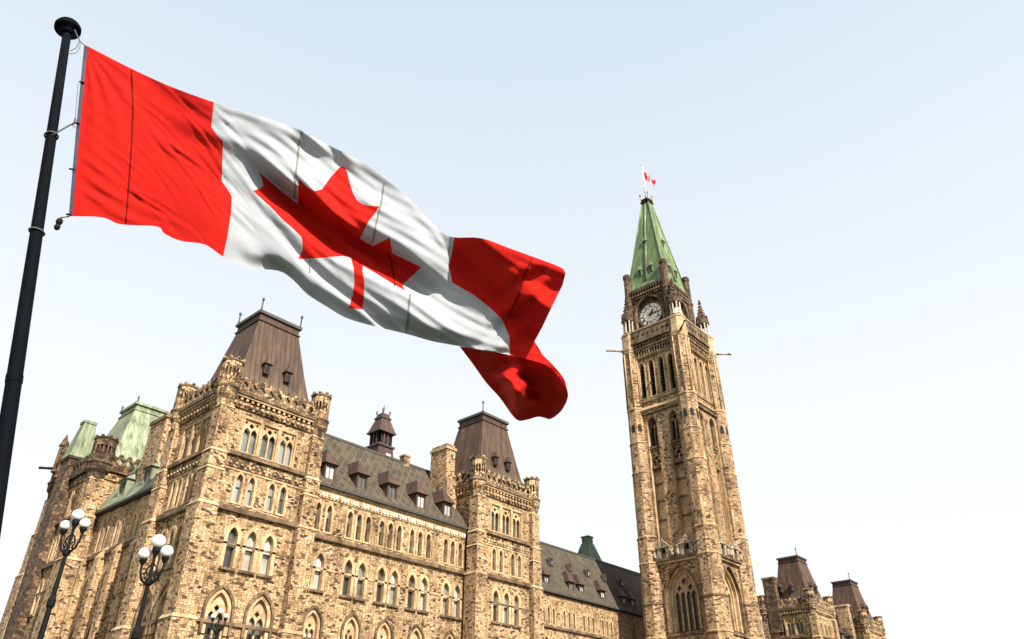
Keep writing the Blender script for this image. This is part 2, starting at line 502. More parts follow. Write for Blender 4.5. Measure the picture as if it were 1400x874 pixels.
def o_circle(r, x, z, n=10, lobes=0):
    pts = []
    m = n if not lobes else lobes * 5
    for i in range(m):
        a = 2 * math.pi * i / m
        rr = r if not lobes else r * (0.72 + 0.28 * abs(math.cos(lobes * a / 2)))
        pts.append((x + rr * math.cos(a), z + rr * math.sin(a)))
    return pts

# ------------------------------------------------------------------ windows (built once per kind, then placed as objects of their own)
WK = {}
def kind_lancet(key, w, h, t, depth=0.3, proud=0.05, bar=0.55, sill=True, glass=('pane_lower', 'pane_upper'), kk=1.15, stone='dressed_stone', barw=0.06):
    st = MB(); out = o_lancet(w, h, t, b=t * 0.7, k=kk); inn = o_lancet(w, h, 0, k=kk)
    st.plate(out, [inn], -proud, depth, stone)
    if sill: st.box(-w / 2 - t * 0.9, w / 2 + t * 0.9, -proud - 0.13, 0.05, -0.2, -0.03, 'sooty_trim')
    gl = MB()
    zb = h * bar
    lo = [(-w / 2, 0), (w / 2, 0), (w / 2, zb), (-w / 2, zb)]
    up = [(w / 2, zb)] + inn[2:] + [(-w / 2, zb)]
    gl.plate(lo, [], depth - 0.02, depth, glass[0], rim=False)
    gl.plate([(-w / 2, zb)] + up[:-1], [], depth - 0.02, depth, glass[1], rim=False)
    fr = MB()
    fr.plate(inn, [[(-w / 2 + barw * .7, barw), (w / 2 - barw * .7, barw), (w / 2 - barw * .7, zb - barw / 2), (-w / 2 + barw * .7, zb - barw / 2)]], depth - 0.09, depth - 0.02, 'sash_dark')
    # keep the head of the sash open as well
    fr = MB()
    fr.box(-w / 2, w / 2, depth - 0.1, depth - 0.03, zb - barw / 2, zb + barw / 2, 'sash_dark')
    fr.box(-w / 2, w / 2, depth - 0.1, depth - 0.03, 0, barw, 'sash_dark')
    fr.box(-w / 2, -w / 2 + barw * .7, depth - 0.1, depth - 0.03, barw, zb - barw / 2, 'sash_dark')
    fr.box(w / 2 - barw * .7, w / 2, depth - 0.1, depth - 0.03, barw, zb - barw / 2, 'sash_dark')
    WK[key] = (st.mesh('window'), gl.mesh('glass'), fr.mesh('sash'), o_lancet(w, h, t * 0.5, b=t * 0.3, k=kk))

def kind_tracery(key, outer, outer_t, hole, lights, roses, depth, proud, glass, stone='dressed_stone', plate_y=0.12, sill_w=None, hood=None, reveal=None, split=None):
    st = MB(); st.plate(outer_t, [outer], -proud, depth, stone)
    if sill_w: st.box(-sill_w / 2, sill_w / 2, -proud - 0.1, 0.06, -0.22, -0.02, stone)
    if hood: st.plate(hood[0], [hood[1]], -proud - 0.12, 0.02, 'sooty_trim')
    tr = MB(); tr.plate(outer, lights + roses, plate_y, plate_y + 0.14, stone)
    gl = MB()
    if split is None: gl.plate(outer, [], depth - 0.02, depth, glass[0], rim=False)
    else:
        x0 = min(p[0] for p in outer); x1 = max(p[0] for p in outer)
        gl.plate([(x0, 0), (x1, 0), (x1, split), (x0, split)], [], depth - 0.02, depth, glass[0], rim=False)
        gl.plate([(x0, split), (x1, split)] + [p for p in outer if p[1] > split + 1e-4], [], depth - 0.02, depth, glass[1], rim=False)
    WK[key] = (st.mesh('window'), gl.mesh('glass'), tr.mesh('tracery'), hole)

kind_lancet('small', 0.46, 1.98, 0.17, sill=False, bar=0.56, glass=('pane_grey', 'pane_grey'))
kind_lancet('large', 0.70, 2.62, 0.26, depth=0.36, bar=0.52)
kind_lancet('narrow', 0.40, 1.85, 0.14, depth=0.34, sill=False, bar=0.99, glass=('pane_dark', 'pane_dark'))
kind_lancet('slit', 0.46, 2.05, 0.17, depth=0.42, sill=False, bar=0.56, glass=('pane_dark', 'pane_grey'))
def two_light_rect(w, h):
    lw = w * 0.40
    L = [o_lancet(lw, h * 0.74, 0, x=-w * 0.235, z=0.03), o_lancet(lw, h * 0.74, 0, x=w * 0.235, z=0.03)]
    rs = [o_circle(w * 0.155, 0, h * 0.83, lobes=4), o_circle(w * 0.085, -w * 0.36, h * 0.90), o_circle(w * 0.085, w * 0.36, h * 0.90)]
    return L, rs
L_, R_ = two_light_rect(1.22, 2.45)
kind_tracery('rect', o_rect(1.22, 2.45), o_rect(1.5, 2.72, z=-0.08), o_rect(1.36, 2.6, z=-0.05), L_, R_, 0.45, 0.04, ('pane_grey',), plate_y=0.10)
def arch_two(key, w, h, t, split):
    lw = w * 0.39
    L = [o_lancet(lw, h * 0.70, 0, x=-w * 0.235, z=0.03), o_lancet(lw, h * 0.70, 0, x=w * 0.235, z=0.03)]
    rs = [o_circle(w * 0.15, 0, h * 0.76, lobes=4)]
    kind_tracery(key, o_lancet(w, h, 0, k=1.05, n=8), o_lancet(w, h, t, b=0.1, k=1.05, n=8), o_lancet(w, h, t * .5, b=0.05, k=1.05, n=8), L, rs, 0.5, 0.05,
                 ('pane_lower', 'pane_upper'), plate_y=0.2, split=split,
                 hood=(o_lancet(w, h, t + 0.2, b=-h * .35, k=1.05, n=8), o_lancet(w, h, t + 0.02, b=-h * .35, k=1.05, n=8)))
arch_two('arch', 1.28, 3.9, 0.24, 2.1)
arch_two('arch_narrow', 0.95, 3.6, 0.22, 2.0)

def place_window(key, Mf, s, z, parent, holes):
    st, gl, fr, hole = WK[key]
    M = Mf @ Matrix.Translation((s, 0, z))
    w = inst(st, 'window', parent, M)
    inst(gl, 'glass', w); inst(fr, 'tracery' if key in ('rect', 'arch', 'arch_narrow') else 'sash', w)
    holes.append([(p[0] + s, p[1] + z) for p in hole])
    return w

# levels shared by the whole front
Z_PLINTH, Z_IMP, Z_STR, Z_BAND, Z_CORN = 10.35, 15.15, 17.35, 21.0, 25.45
def ring_course(mb, x0, x1, y0, y1, z0, z1, p, mat):
    """moulding that runs round a block as four butted bars standing proud by p"""
    mb.box(x0 - p, x1 + p, y0 - p, y0 + 0.02, z0, z1, mat)
    mb.box(x0 - p, x1 + p, y1 - 0.02, y1 + p, z0, z1, mat)
    mb.box(x0 - p, x0 + 0.02, y0 + 0.02, y1 - 0.02, z0, z1, mat)
    mb.box(x1 - 0.02, x1 + p, y0 + 0.02, y1 - 0.02, z0, z1, mat)

def octo_turret(name, c, r, z0, z1, parent, stone, mould, nslit=1, crown=True):
    """eight pierced facets over a corbelled foot, with a shallow cap"""
    mb = MB()
    ap = r * math.cos(math.pi / 8)
    fw = 2 * r * math.sin(math.pi / 8)
    zf = z0 + 0.85
    for i in range(8):
        a = i * math.pi / 4
        mb.M = F_rot(c[0], c[1], a)
        h = z1 - zf
        hol = [o_lancet(fw * 0.27, h * 0.40, x=-fw * .22, z=zf + h * .30), o_lancet(fw * 0.27, h * 0.40, x=fw * .22, z=zf + h * .30)]
        mb.plate(o_rect(fw, h, z=zf), hol, -ap, -ap + 0.22, stone, rim=False)
        mb.plate(o_rect(fw, h, z=zf), [], -ap + 0.22, -ap + 0.23, 'dark_inside', rim=False)
    mb.M = Matrix.Identity(4)
    mb.lathe(c, [(r * 0.72, z0 - 0.9), (r * 0.80, z0 - 0.3), (r * 1.03, z0), (r * 1.05, z0 + 0.55)], 16, stone, cap=False)
    mb.lathe(c, [(r * 1.12, z0 + 0.56), (r * 1.16, z0 + 0.68), (r * 1.02, zf - 0.003)], 16, mould)
    mb.lathe(c, [(r * 1.08, z1), (r * 1.08, z1 + 0.14), (r * 0.5, z1 + 0.32)], 8, mould)
    if crown:
        for i in range(8):
            a = i * math.pi / 4
            mb.ball((c[0] + r * 0.93 * math.cos(a), c[1] + r * 0.93 * math.sin(a), z1 + 0.22), 0.15, stone, 6, 4)
    return mb.build(name, parent)

def parapet(parent, runs, z0, z1, mat, th=0.26, pitch=0.74):
    """pierced stone parapet with a scalloped crest along straight runs (frame, half length)"""
    mb = MB()
    for Mf, s0, s1, y in runs:
        mb.M = Mf
        n = max(1, round((s1 - s0) / pitch)); st = (s1 - s0) / n
        h = z1 - z0
        holes, top = [], []
        for i in range(n):
            x = s0 + (i + .5) * st
            holes.append(o_circle(st * 0.36, x, z0 + h * 0.44, lobes=4))
            x0 = s0 + i * st
            top += [(x0 + st * .02, z1 - h * .27), (x0 + st * .22, z1 - h * .2), (x0 + st * .34, z1), (x0 + st * .66, z1), (x0 + st * .78, z1 - h * .2), (x0 + st * .98, z1 - h * .27)]
        outer = [(s0, z0), (s1, z0)] + top[::-1]
        mb.plate(outer, holes, y, y + th, mat, back=True)
    return mb.build('parapet', parent)

def pavilion(B, cx, depth=6.6, west_windows=True, south_windows=True, finials=4):
    RD = 6.6
    """corner tower of the front: buttressed stone shaft, pierced parapet, four turrets, brown mansard"""
    y0, y1 = -3.0, -3.0 + depth
    hx = 3.95
    x0, x1 = cx - hx, cx + hx
    cy = (y0 + y1) / 2
    holesS, holesW = [], []
    FS, FW = F_south(cx, y0), F_west(x0, cy)
    hy = (y1 - y0) / 2
    for F, holes, on, sc in ((FS, holesS, south_windows, 1.0), (FW, holesW, west_windows, min(1.0, hy / hx) if depth < 8 else 1.0)):
        if not on: continue
        for s in (-1.5, 0, 1.5): place_window('rect', F, s * sc, 21.42, B, holes)
        for s in (-1.68, -0.74, 0.86, 1.80): place_window('small', F, s * sc, 17.84, B, holes)
        for s in (-1.38, 0.02, 1.36): place_window('large', F, s * sc, 13.62, B, holes)
        for s in (-1.42, 1.48): place_window('arch', F, s * sc, 8.15, B, holes)
    mb = MB(FS)
    mb.plate([(-hx, 0), (hx, 0), (hx, 25.2), (-hx, 25.2)], holesS, 0, 0.3, 'rubble_stone', rim=False)
    mb.M = FW
    mb.plate([(-hy, 0), (hy, 0), (hy, 25.2), (-hy, 25.2)], holesW, 0, 0.3, 'rubble_stone', rim=False)
    mb.M = Matrix.Identity(4)
    mb.add([(x0, y1, 0), (x1, y1, 0), (x1, y1, 25.2), (x0, y1, 25.2)], [(0, 1, 2, 3)], 'rubble_stone')
    mb.add([(x1, y0, 0), (x1, y1, 0), (x1, y1, 25.2), (x1, y0, 25.2)], [(0, 1, 2, 3)], 'rubble_stone')
    mb.add([(x0, y0, 25.2), (x1, y0, 25.2), (x1, y1, 25.2), (x0, y1, 25.2)], [(0, 1, 2, 3)], 'lead_flashing')
    mb.build('pavilion_wall', B)
    # corner buttresses with set-offs
    for sx in (-1, 1):
        for sy in (-1, 1):
            b = MB()
            ex, ey = cx + sx * 3.82, (y0 + 0.1 if sy < 0 else y1 - 0.1)
            for za, zb, h in ((0, Z_PLINTH, 0.80), (Z_PLINTH, Z_STR, 0.70), (Z_STR, 19.75, 0.62), (19.75, Z_BAND, 0.60), (Z_BAND, 24.3, 0.52)):
                b.frustum((ex, ey), za, (h, h), zb - 0.22, (h, h), 'rubble_stone')
                b.frustum((ex, ey), zb - 0.22, (h + 0.05, h + 0.05), zb, (h - 0.08, h - 0.08), 'dressed_stone')
            b.build('buttress', B)
    # courses
    for z0, z1, p, m_ in ((Z_PLINTH - 0.2, Z_PLINTH, 0.16, 'sooty_trim'), (Z_IMP - 0.1, Z_IMP + 0.04, 0.05, 'sooty_trim'),
                          (Z_STR - 0.2, Z_STR + 0.12, 0.26, 'sooty_trim'), (19.98, 20.1, 0.06, 'dressed_stone'), (Z_BAND - 0.06, Z_BAND + 0.2, 0.3, 'sooty_trim')):
        c = MB(); ring_course(c, x0, x1, y0, y1, z0, z1, p, m_); c.build('string_course', B)
    c = MB()
    ring_course(c, x0, x1, y0, y1, 20.15, 20.93, 0.10, 'carved_stone')
    ring_course(c, x0, x1, y0, y1, 24.45, 25.0, 0.14, 'carved_stone')
    for F, hl in ((FS, hx), (FW, hy)):
        c.M = F
        n = int(hl * 2 / 0.42)
        for i in range(n):
            s = -hl + (i + .5) * 2 * hl / n
            c.ball((s, -0.2, 24.72), 0.15, 'dressed_stone', 6, 4)
            c.ball((s + 0.2, -0.13, 20.42), 0.11, 'dressed_stone', 6, 4)
            c.box(s - .09, s + .09, -0.30, -0.142, 24.98, 25.2, 'dressed_stone')
    c.build('carved_frieze', B)
    c = MB()
    ring_course(c, x0, x1, y0, y1, 25.2, 25.36, 0.36, 'dressed_stone')
    ring_course(c, x0, x1, y0, y1, 25.363, 25.6, 0.46, 'sooty_trim')
    c.build('cornice', B)
    p = 0.32
    parapet(B, [(F_south(cx, y0 - p), -3.2, 3.2, 0), (F_west(x0 - p, cy), -hy + .6, hy - .6, 0),
                (F_rot(x1 + p, cy, R(90)), -hy + .6, hy - .6, 0), (F_rot(cx, y1 + p, R(180)), -3.2, 3.2, 0)], 25.603, 26.85, 'carved_stone')
    for sx in (-1, 1):
        for yy in (y0 + 0.1, y1 - 0.1):
            octo_turret('turret', (cx + sx * 3.88, yy), 0.75, 24.95, 27.6, B, 'carved_stone', 'sooty_trim')
    # mansard roof
    r = MB()
    rc = (cx + .05, y0 + RD / 2 + 0.05)
    prof = [(25.4, 3.75, 3.3), (26.3, 3.4, 2.98), (27.6, 3.0, 2.62), (29.2, 2.62, 2.32), (32.95, 1.84, 1.7)]
    for (za, ax, ay), (zb, bx, by) in zip(prof, prof[1:]):
        r.frustum(rc, za, (ax, ay), zb, (bx, by), 'brown_copper', cap=False)
    tx, ty = prof[-1][1], prof[-1][2]
    r.frustum(rc, 32.95, (tx + .1, ty + .1), 33.05, (tx + .1, ty + .1), 'brown_metal')
    r.frustum(rc, 33.05, (tx - .02, ty - .02), 33.6, (tx - .02, ty - .02), 'brown_metal')
    r.frustum(rc, 33.6, (tx + .14, ty + .14), 33.85, (tx + .14, ty + .14), 'lead_flashing')
    rf = r.build('mansard_roof', B)
    for sx in (-1, 1):
        for sy in (-1, 1):
            if finials == 1 and (sx, sy) != (-1, -1): continue
            f = MB(); px, py = rc[0] + sx * tx, rc[1] + sy * ty
            f.lathe((px, py), [(0.13, 33.85), (0.07, 34.0), (0.05, 34.7), (0.11, 34.8), (0.12, 34.9), (0.03, 35.05)], 8, 'lead_flashing', smooth=True)
            f.build('finial', rf)
    # little louvred vents on the slope
    for F, hl in ((F_south(cx, y0), 1),) + (((F_west(x0, cy), 1),) if cx > 0 else ()):
        for s in (-0.9, 0.95):
            d = MB(F)
            yy = .52
            d.box(s - .24, s + .24, yy, yy + 1.1, 28.1, 28.95, 'brown_metal')
            d.plate(o_lancet(.34, .72, x=s, z=28.15), [], yy - .012, yy, 'dark_inside')
            d.add([(s - .36, yy - .15, 28.9), (s + .36, yy - .15, 28.9), (s, yy - .05, 29.5), (s - .36, yy + 1.2, 28.9), (s + .36, yy + 1.2, 28.9), (s, yy + 1.2, 29.5)],
                  [(0, 1, 2), (0, 2, 5, 3), (1, 4, 5, 2), (3, 5, 4), (0, 3, 4, 1)], 'brown_metal')
            d.lathe((s, yy), [(.05, 29.3), (.03, 30.3), (.005, 30.5)], 6, 'lead_flashing')
            d.build('dormer', rf)
    return rf

def dormer(parent, F, s, z, y, w, h, mats=('brown_metal', 'pane_upper'), peak=1.15, deep=2.2):
    """small roofed window standing on a slope; y is its front plane (inwards positive)"""
    d = MB(F)
    hw = w / 2 + .17
    d.plate(o_rect(2 * hw, h + .3, x=s, z=z - .12), [o_rect(w, h, x=s, z=z)], y, y + .14, mats[0])
    d.box(s - hw, s - w / 2, y + .141, y + deep, z - .12, z + h + .18, mats[0])
    d.box(s + w / 2, s + hw, y + .141, y + deep, z - .12, z + h + .18, mats[0])
    zt = z + h + .18
    e = .17
    pk = (s, y + 0.75, zt + peak)
    vs = [(s - hw - e, y - .22, zt), (s + hw + e, y - .22, zt), (s + hw + e, y + deep, zt), (s - hw - e, y + deep, zt), pk, (s, y + deep, zt + peak)]
    d.add(vs, [(0, 1, 4), (0, 4, 5, 3), (1, 2, 5, 4), (0, 3, 2, 1), (2, 3, 5)], mats[0])
    d.lathe((s, y + .75), [(.07, zt + peak - .1), (.035, zt + peak + .3), (.06, zt + peak + .36), (.01, zt + peak + .55)], 6, 'lead_flashing')
    o = d.build('dormer', parent)
    g = MB(F); g.plate(o_rect(w, h, x=s, z=z), [], y + .12, y + .13, mats[1], rim=False)
    g.box(s - .03, s + .03, y + .06, y + .11, z, z + h, 'sash_dark')
    g.build('glass', o)
    return o

def wing(B, x0, x1, y, rows, ridge, eave=21.3, roofmat='lattice_roof', dorm=(), updorm=(), frieze=True, frame=None, length=None, skip=None):
    """straight range between towers: wall with window rows, dentilled eaves, pitched roof"""
    F = frame or F_south(0, y)
    holes = []
    for key, z, xs in rows:
        for s in xs: place_window(key, F, s, z, B, holes)
    mb = MB(F)
    mb.plate([(x0, 0), (x1, 0), (x1, eave - .3), (x0, eave - .3)], holes, 0, .3, 'rubble_stone', rim=False)
    ry, rz = ridge
    mb.build('wing_wall', B)
    mb = MB(F); mb.box(x0, x1, ry * 2 - .3, ry * 2, 0, eave - .3, 'rubble_stone'); mb.build('rear_light_block', B)  # unseen back panel, added to block light through the wing
    for z0, z1, p, m_ in ((Z_STR - .2, Z_STR + .12, .24, 'sooty_trim'), (Z_IMP - .12, Z_IMP + .02, .05, 'dressed_stone'), (Z_PLINTH - .2, Z_PLINTH, .14, 'sooty_trim')):
        c = MB(F); c.box(x0, x1, -p, .0, z0, z1, m_); c.build('string_course', B)
    if frieze:
        c = MB(F)
        c.box(x0, x1, -.07, .0, 20.30, 20.95, 'dressed_stone')
        n = int((x1 - x0) / .33)
        for i in range(n):
            s = x0 + (i + .5) * (x1 - x0) / n
            c.box(s - .085, s + .085, -.17, -.072, 20.42, 20.66, 'snow_white' if i % 3 else 'dressed_stone')
        c.box(x0, x1, -.2, .0, 20.953, 21.1, 'dressed_stone')
        c.build('dentil_frieze', B)
    c = MB(F)
    c.box(x0, x1, -.42, .05, eave - .2, eave, 'lead_flashing')
    c.build('gutter', B)
    r = MB(F)
    vs = [(x0, -.3, eave), (x1, -.3, eave), (x1, ry, rz), (x0, ry, rz), (x0, 2 * ry, eave), (x1, 2 * ry, eave)]
    r.add(vs, [(0, 1, 2, 3), (3, 2, 5, 4), (0, 3, 4), (1, 5, 2)], roofmat)
    r.box(x0, x1, ry - .12, ry + .12, rz - .08, rz + .14, 'lead_flashing')
    rf = r.build('wing_roof', B)
    for s in dorm:
        dormer(rf, F, s, eave + .62, .22, .76, 1.08, peak=1.45)
    for s in updorm:
        k = (4.3) / (rz - eave); yy = k * (ry + .3) - .75
        d = MB(F)
        zc = eave + 4.3
        n = 9; vs = []
        for q in (yy, yy + 1.4):
            for i in range(n + 1):
                a = math.pi * i / n
                vs.append((s + .5 * math.cos(a), q, zc + .5 * math.sin(a)))
            vs += [(s - .5, q, zc - .55), (s + .5, q, zc - .55)]
        m = n + 3
        d.add(vs, [tuple(range(m))] + [(i, (i + 1) % m, m + (i + 1) % m, m + i) for i in range(m)], 'brown_metal')
        o_ = d.build('vent_hood', rf)
        d = MB(F); d.plate(o_rect(.52, .8, x=s, z=zc - .42), [], yy - .012, yy - .002, 'dark_inside')
        d.plate(o_rect(.2, .42, x=s + .12, z=zc - .36), [], yy - .02, yy - .014, 'pane_upper')
        d.build('glass', o_)
    return rf

# ------------------------------------------------------------------ ground
def ground():
    g = MB()
    xs = [-3000, -300, -160, -110, -90, -60, -20, 20, 80, 300, 3000]
    ys = [-3000, -300, -120, -60, -42, -34, -26, -18, -10, 60, 300, 3000]
    def hgt(x, y):
        t = min(1, max(0, (y + 36) / 18)); return 3.0 * t * t * (3 - 2 * t) if abs(x) < 250 and y < 250 else 0.0
    vs = [(x, y, hgt(x, y)) for y in ys for x in xs]
    n = len(xs)
    fs = [(j * n + i, j * n + i + 1, (j + 1) * n + i + 1, (j + 1) * n + i) for j in range(len(ys) - 1) for i in range(n - 1)]
    g.add(vs, fs, 'lawn_grass', True)
    tag(g.build('ground'), kind='structure')
    p = MB()
    p.add([(-160, -58, .004), (90, -58, .004), (90, -44, .004), (-160, -44, .004)], [(0, 1, 2, 3)], 'asphalt')
    tag(p.build('path'), kind='structure')
    p = MB()
    p.box(-92, 80, -9.5, -3.9, 2.9, 3.12, 'paving')
    p.box(-84, -69.6, -3.9, 40, 2.9, 3.12, 'paving')
    tag(p.build('pavement'), kind='structure')
ground()

# ------------------------------------------------------------------ main building, west half
B = empty('stone_building', (-64.6, -3, 3.0), 'long sunlit sandstone building with brown mansard towers left of the clock tower', 'building')
BM = B.matrix_basis.inverted()
class Off:      # children are placed in world coordinates under the empty
    pass
def world_children(root):
    inv = Matrix.Translation(-root.location)
    for o in bpy.data.objects:
        if o.parent is root:
            o.matrix_parent_inverse = inv

END_X, MID_X = -64.6, -38.87
pavilion(B, END_X)
pavilion(B, MID_X, depth=12.0, west_windows=False, finials=1)
YW = -1.9
k = 48.1 / 48.4
def wx(v): return -91.2 + (v + 91.2) * k
rows = [('slit', 17.82, [wx(v) for v in (-58.75, -57.7, -55.72, -54.8, -53.9, -52.5, -51.58, -50.62, -49.2, -48.28, -47.32, -45.28, -44.42, -43.47)]),
        ('large', 13.6, [wx(v) for v in (-59.3, -57.98, -55.35, -54.05, -52.1, -50.75, -48.88, -47.52, -44.98, -43.65)]),
        ('arch_narrow', 8.45, [wx(v) for v in (-58.0, -54.53, -51.38, -48.08, -44.35)])]
r_main = wing(B, -60.3, -42.9, YW, rows, (5.1, 27.75), dorm=[wx(v) + .1 for v in (-58.05, -54.85, -51.6, -48.32, -45.08)])
# thin dark upright tube in the inner corner
p = MB(); p.tube([(-43.13, YW - .15, 0), (-43.13, YW - .15, 21.1)], .09, 'black_iron'); p.build('corner_tube', B)
# ventilation lantern on the ridge
l = MB(); c = (-48.75, 4.4)
l.frustum(c, 26.2, (1.12, 1.12), 28.9, (.86, .86), 'brown_metal')
l.frustum(c, 28.9, (1.0, 1.0), 29.08, (1.0, 1.0), 'lead_flashing')
l.frustum(c, 29.08, (.62, .62), 30.35, (.62, .62), 'dark_inside')
for a in range(4):
    l.M = F_rot(c[0], c[1], a * math.pi / 2)
    for s in (-.68, -.23, .23, .68):
        l.box(s - .08, s + .08, -.76, -.62, 29.08, 30.35, 'brown_metal')
    l.plate(o_rect(.55, .7, x=.25, z=27.5), [], -1.04, -1.02, 'snow_white')
l.M = Matrix.Identity(4)
l.frustum(c, 30.35, (1.02, 1.02), 30.5, (1.02, 1.02), 'lead_flashing')
l.frustum(c, 30.5, (.95, .95), 31.9, (.5, .5), 'brown_metal')
l.frustum(c, 31.9, (.6, .6), 32.05, (.6, .6), 'lead_flashing')
l.frustum(c, 32.05, (.5, .5), 32.45, (.42, .42), 'brown_metal')
for sx in (-1, 1):
    for sy in (-1, 1):
        l.box(c[0] + sx * .45 - .05, c[0] + sx * .45 + .05, c[1] + sy * .45 - .05, c[1] + sy * .45 + .05, 32.45, 32.8, 'lead_flashing')
l.lathe(c, [(.07, 32.45), (.05, 33.0), (.1, 33.1), (.01, 33.5)], 6, 'lead_flashing')
l.build('roof_lantern', r_main)
# chimney beside the middle tower
ch = MB()
ch.box(-44.15, -43.0, 0, 2.2, 21.5, 29.2, 'rubble_stone')
ch.box(-44.25, -42.9, -.1, 2.3, 29.2, 29.45, 'dressed_stone')
ch.box(-44.1, -43.05, .05, 2.15, 29.45, 29.75, 'rubble_stone')
ch.box(-44.3, -42.85, -.4, .7, 21.5, 26.0, 'rubble_stone')
ch.build('chimney', B)
ch = MB(); ch.box(-46.9, -46.2, 2.9, 3.6, 27.3, 28.4, 'rubble_stone'); ch.box(-46.95, -46.15, 2.85, 3.65, 28.4, 28.55, 'dressed_stone')
ch.build('chimney', B)

# recessed centre range
trip = [b_ + d_ for b_ in (-22.9, -18.95, -15.0, -11.05, -7.1, -3.15, .8) for d_ in (0, .95, 1.9)]
wing(B, -34.4, 24.0, 9.0, [('narrow', 17.62, trip), ('large', 13.6, [b_ + d_ for b_ in (-22.5, -18.5, -14.5, -10.5, -6.5, -2.5) for d_ in (0, 1.3)])],
     (3.9, 28.45), roofmat='grey_roof', dorm=(-17.9, -13.0, -10.9, -6.3, -1.4, .8), updorm=(-18.9, -15.0, -11.1, -7.2, -3.3, .6), frieze=False)
# copper hood of the hall behind the centre range
gv = MB(); c = (11.3, 24.0)
gv.box(c[0] - 4, c[0] + 4, c[1] - 4, c[1] + 4, 3, 29.5, 'rubble_stone')
gv.frustum(c, 29.5, (2.7, 2.7), 31.5, (2.0, 2.0), 'dark_green_copper', cap=False)
gv.frustum(c, 31.5, (2.0, 2.0), 35.4, (.75, .75), 'dark_green_copper', cap=False)
gv.frustum(c, 35.4, (.66, .66), 36.4, (.66, .66), 'dark_green_copper')
gv.frustum(c, 36.4, (.78, .78), 36.6, (.78, .78), 'dark_green_copper')
gv.build('hall_roof', B)

# ---- the shaded side that runs back from the corner tower
XW = -67.0
FWs = F_west(XW, 11.2)
wrows = [('small', 17.75, [-5.6, -4.7, -2.6, -1.7, .4, 1.3, 3.4, 4.3]),
         ('large', 13.5, [-5.3, -4.2, -2.2, -1.1, .9, 2.0, 4.0, 5.1]), ('arch_narrow', 8.3, [-4.8, -1.6, 1.6, 4.8])]
rW = wing(B, -7.6, 7.6, 0, wrows, (2.7, 27.6), roofmat='green_copper', frieze=False, frame=FWs)
for s in (-4.2, .2, 3.6):
    dormer(rW, FWs, s, 22.3, .12, 1.0, 1.1, mats=('green_copper', 'pane_grey'), peak=.75)
for s in (-6.9, -3.6, -.6, 2.4, 6.6):
    b = MB(FWs); b.box(s - .42, s + .42, -.55, .05, 0, 16.9, 'rubble_stone')
    b.add([(s - .42, -.55, 16.9), (s + .42, -.55, 16.9), (s + .42, .05, 17.9), (s - .42, .05, 17.9), (s - .42, .05, 16.9), (s + .42, .05, 16.9)],
          [(0, 1, 2, 3), (0, 3, 4), (1, 5, 2)], 'dressed_stone')
    b.build('buttress', B)
ch = MB(); ch.box(-66.5, -65.0, 11.0, 13.9, 21, 28.2, 'rubble_stone'); ch.box(-66.62, -64.88, 10.88, 14.02, 28.2, 28.5, 'sooty_trim')
ch.build('chimney', B)

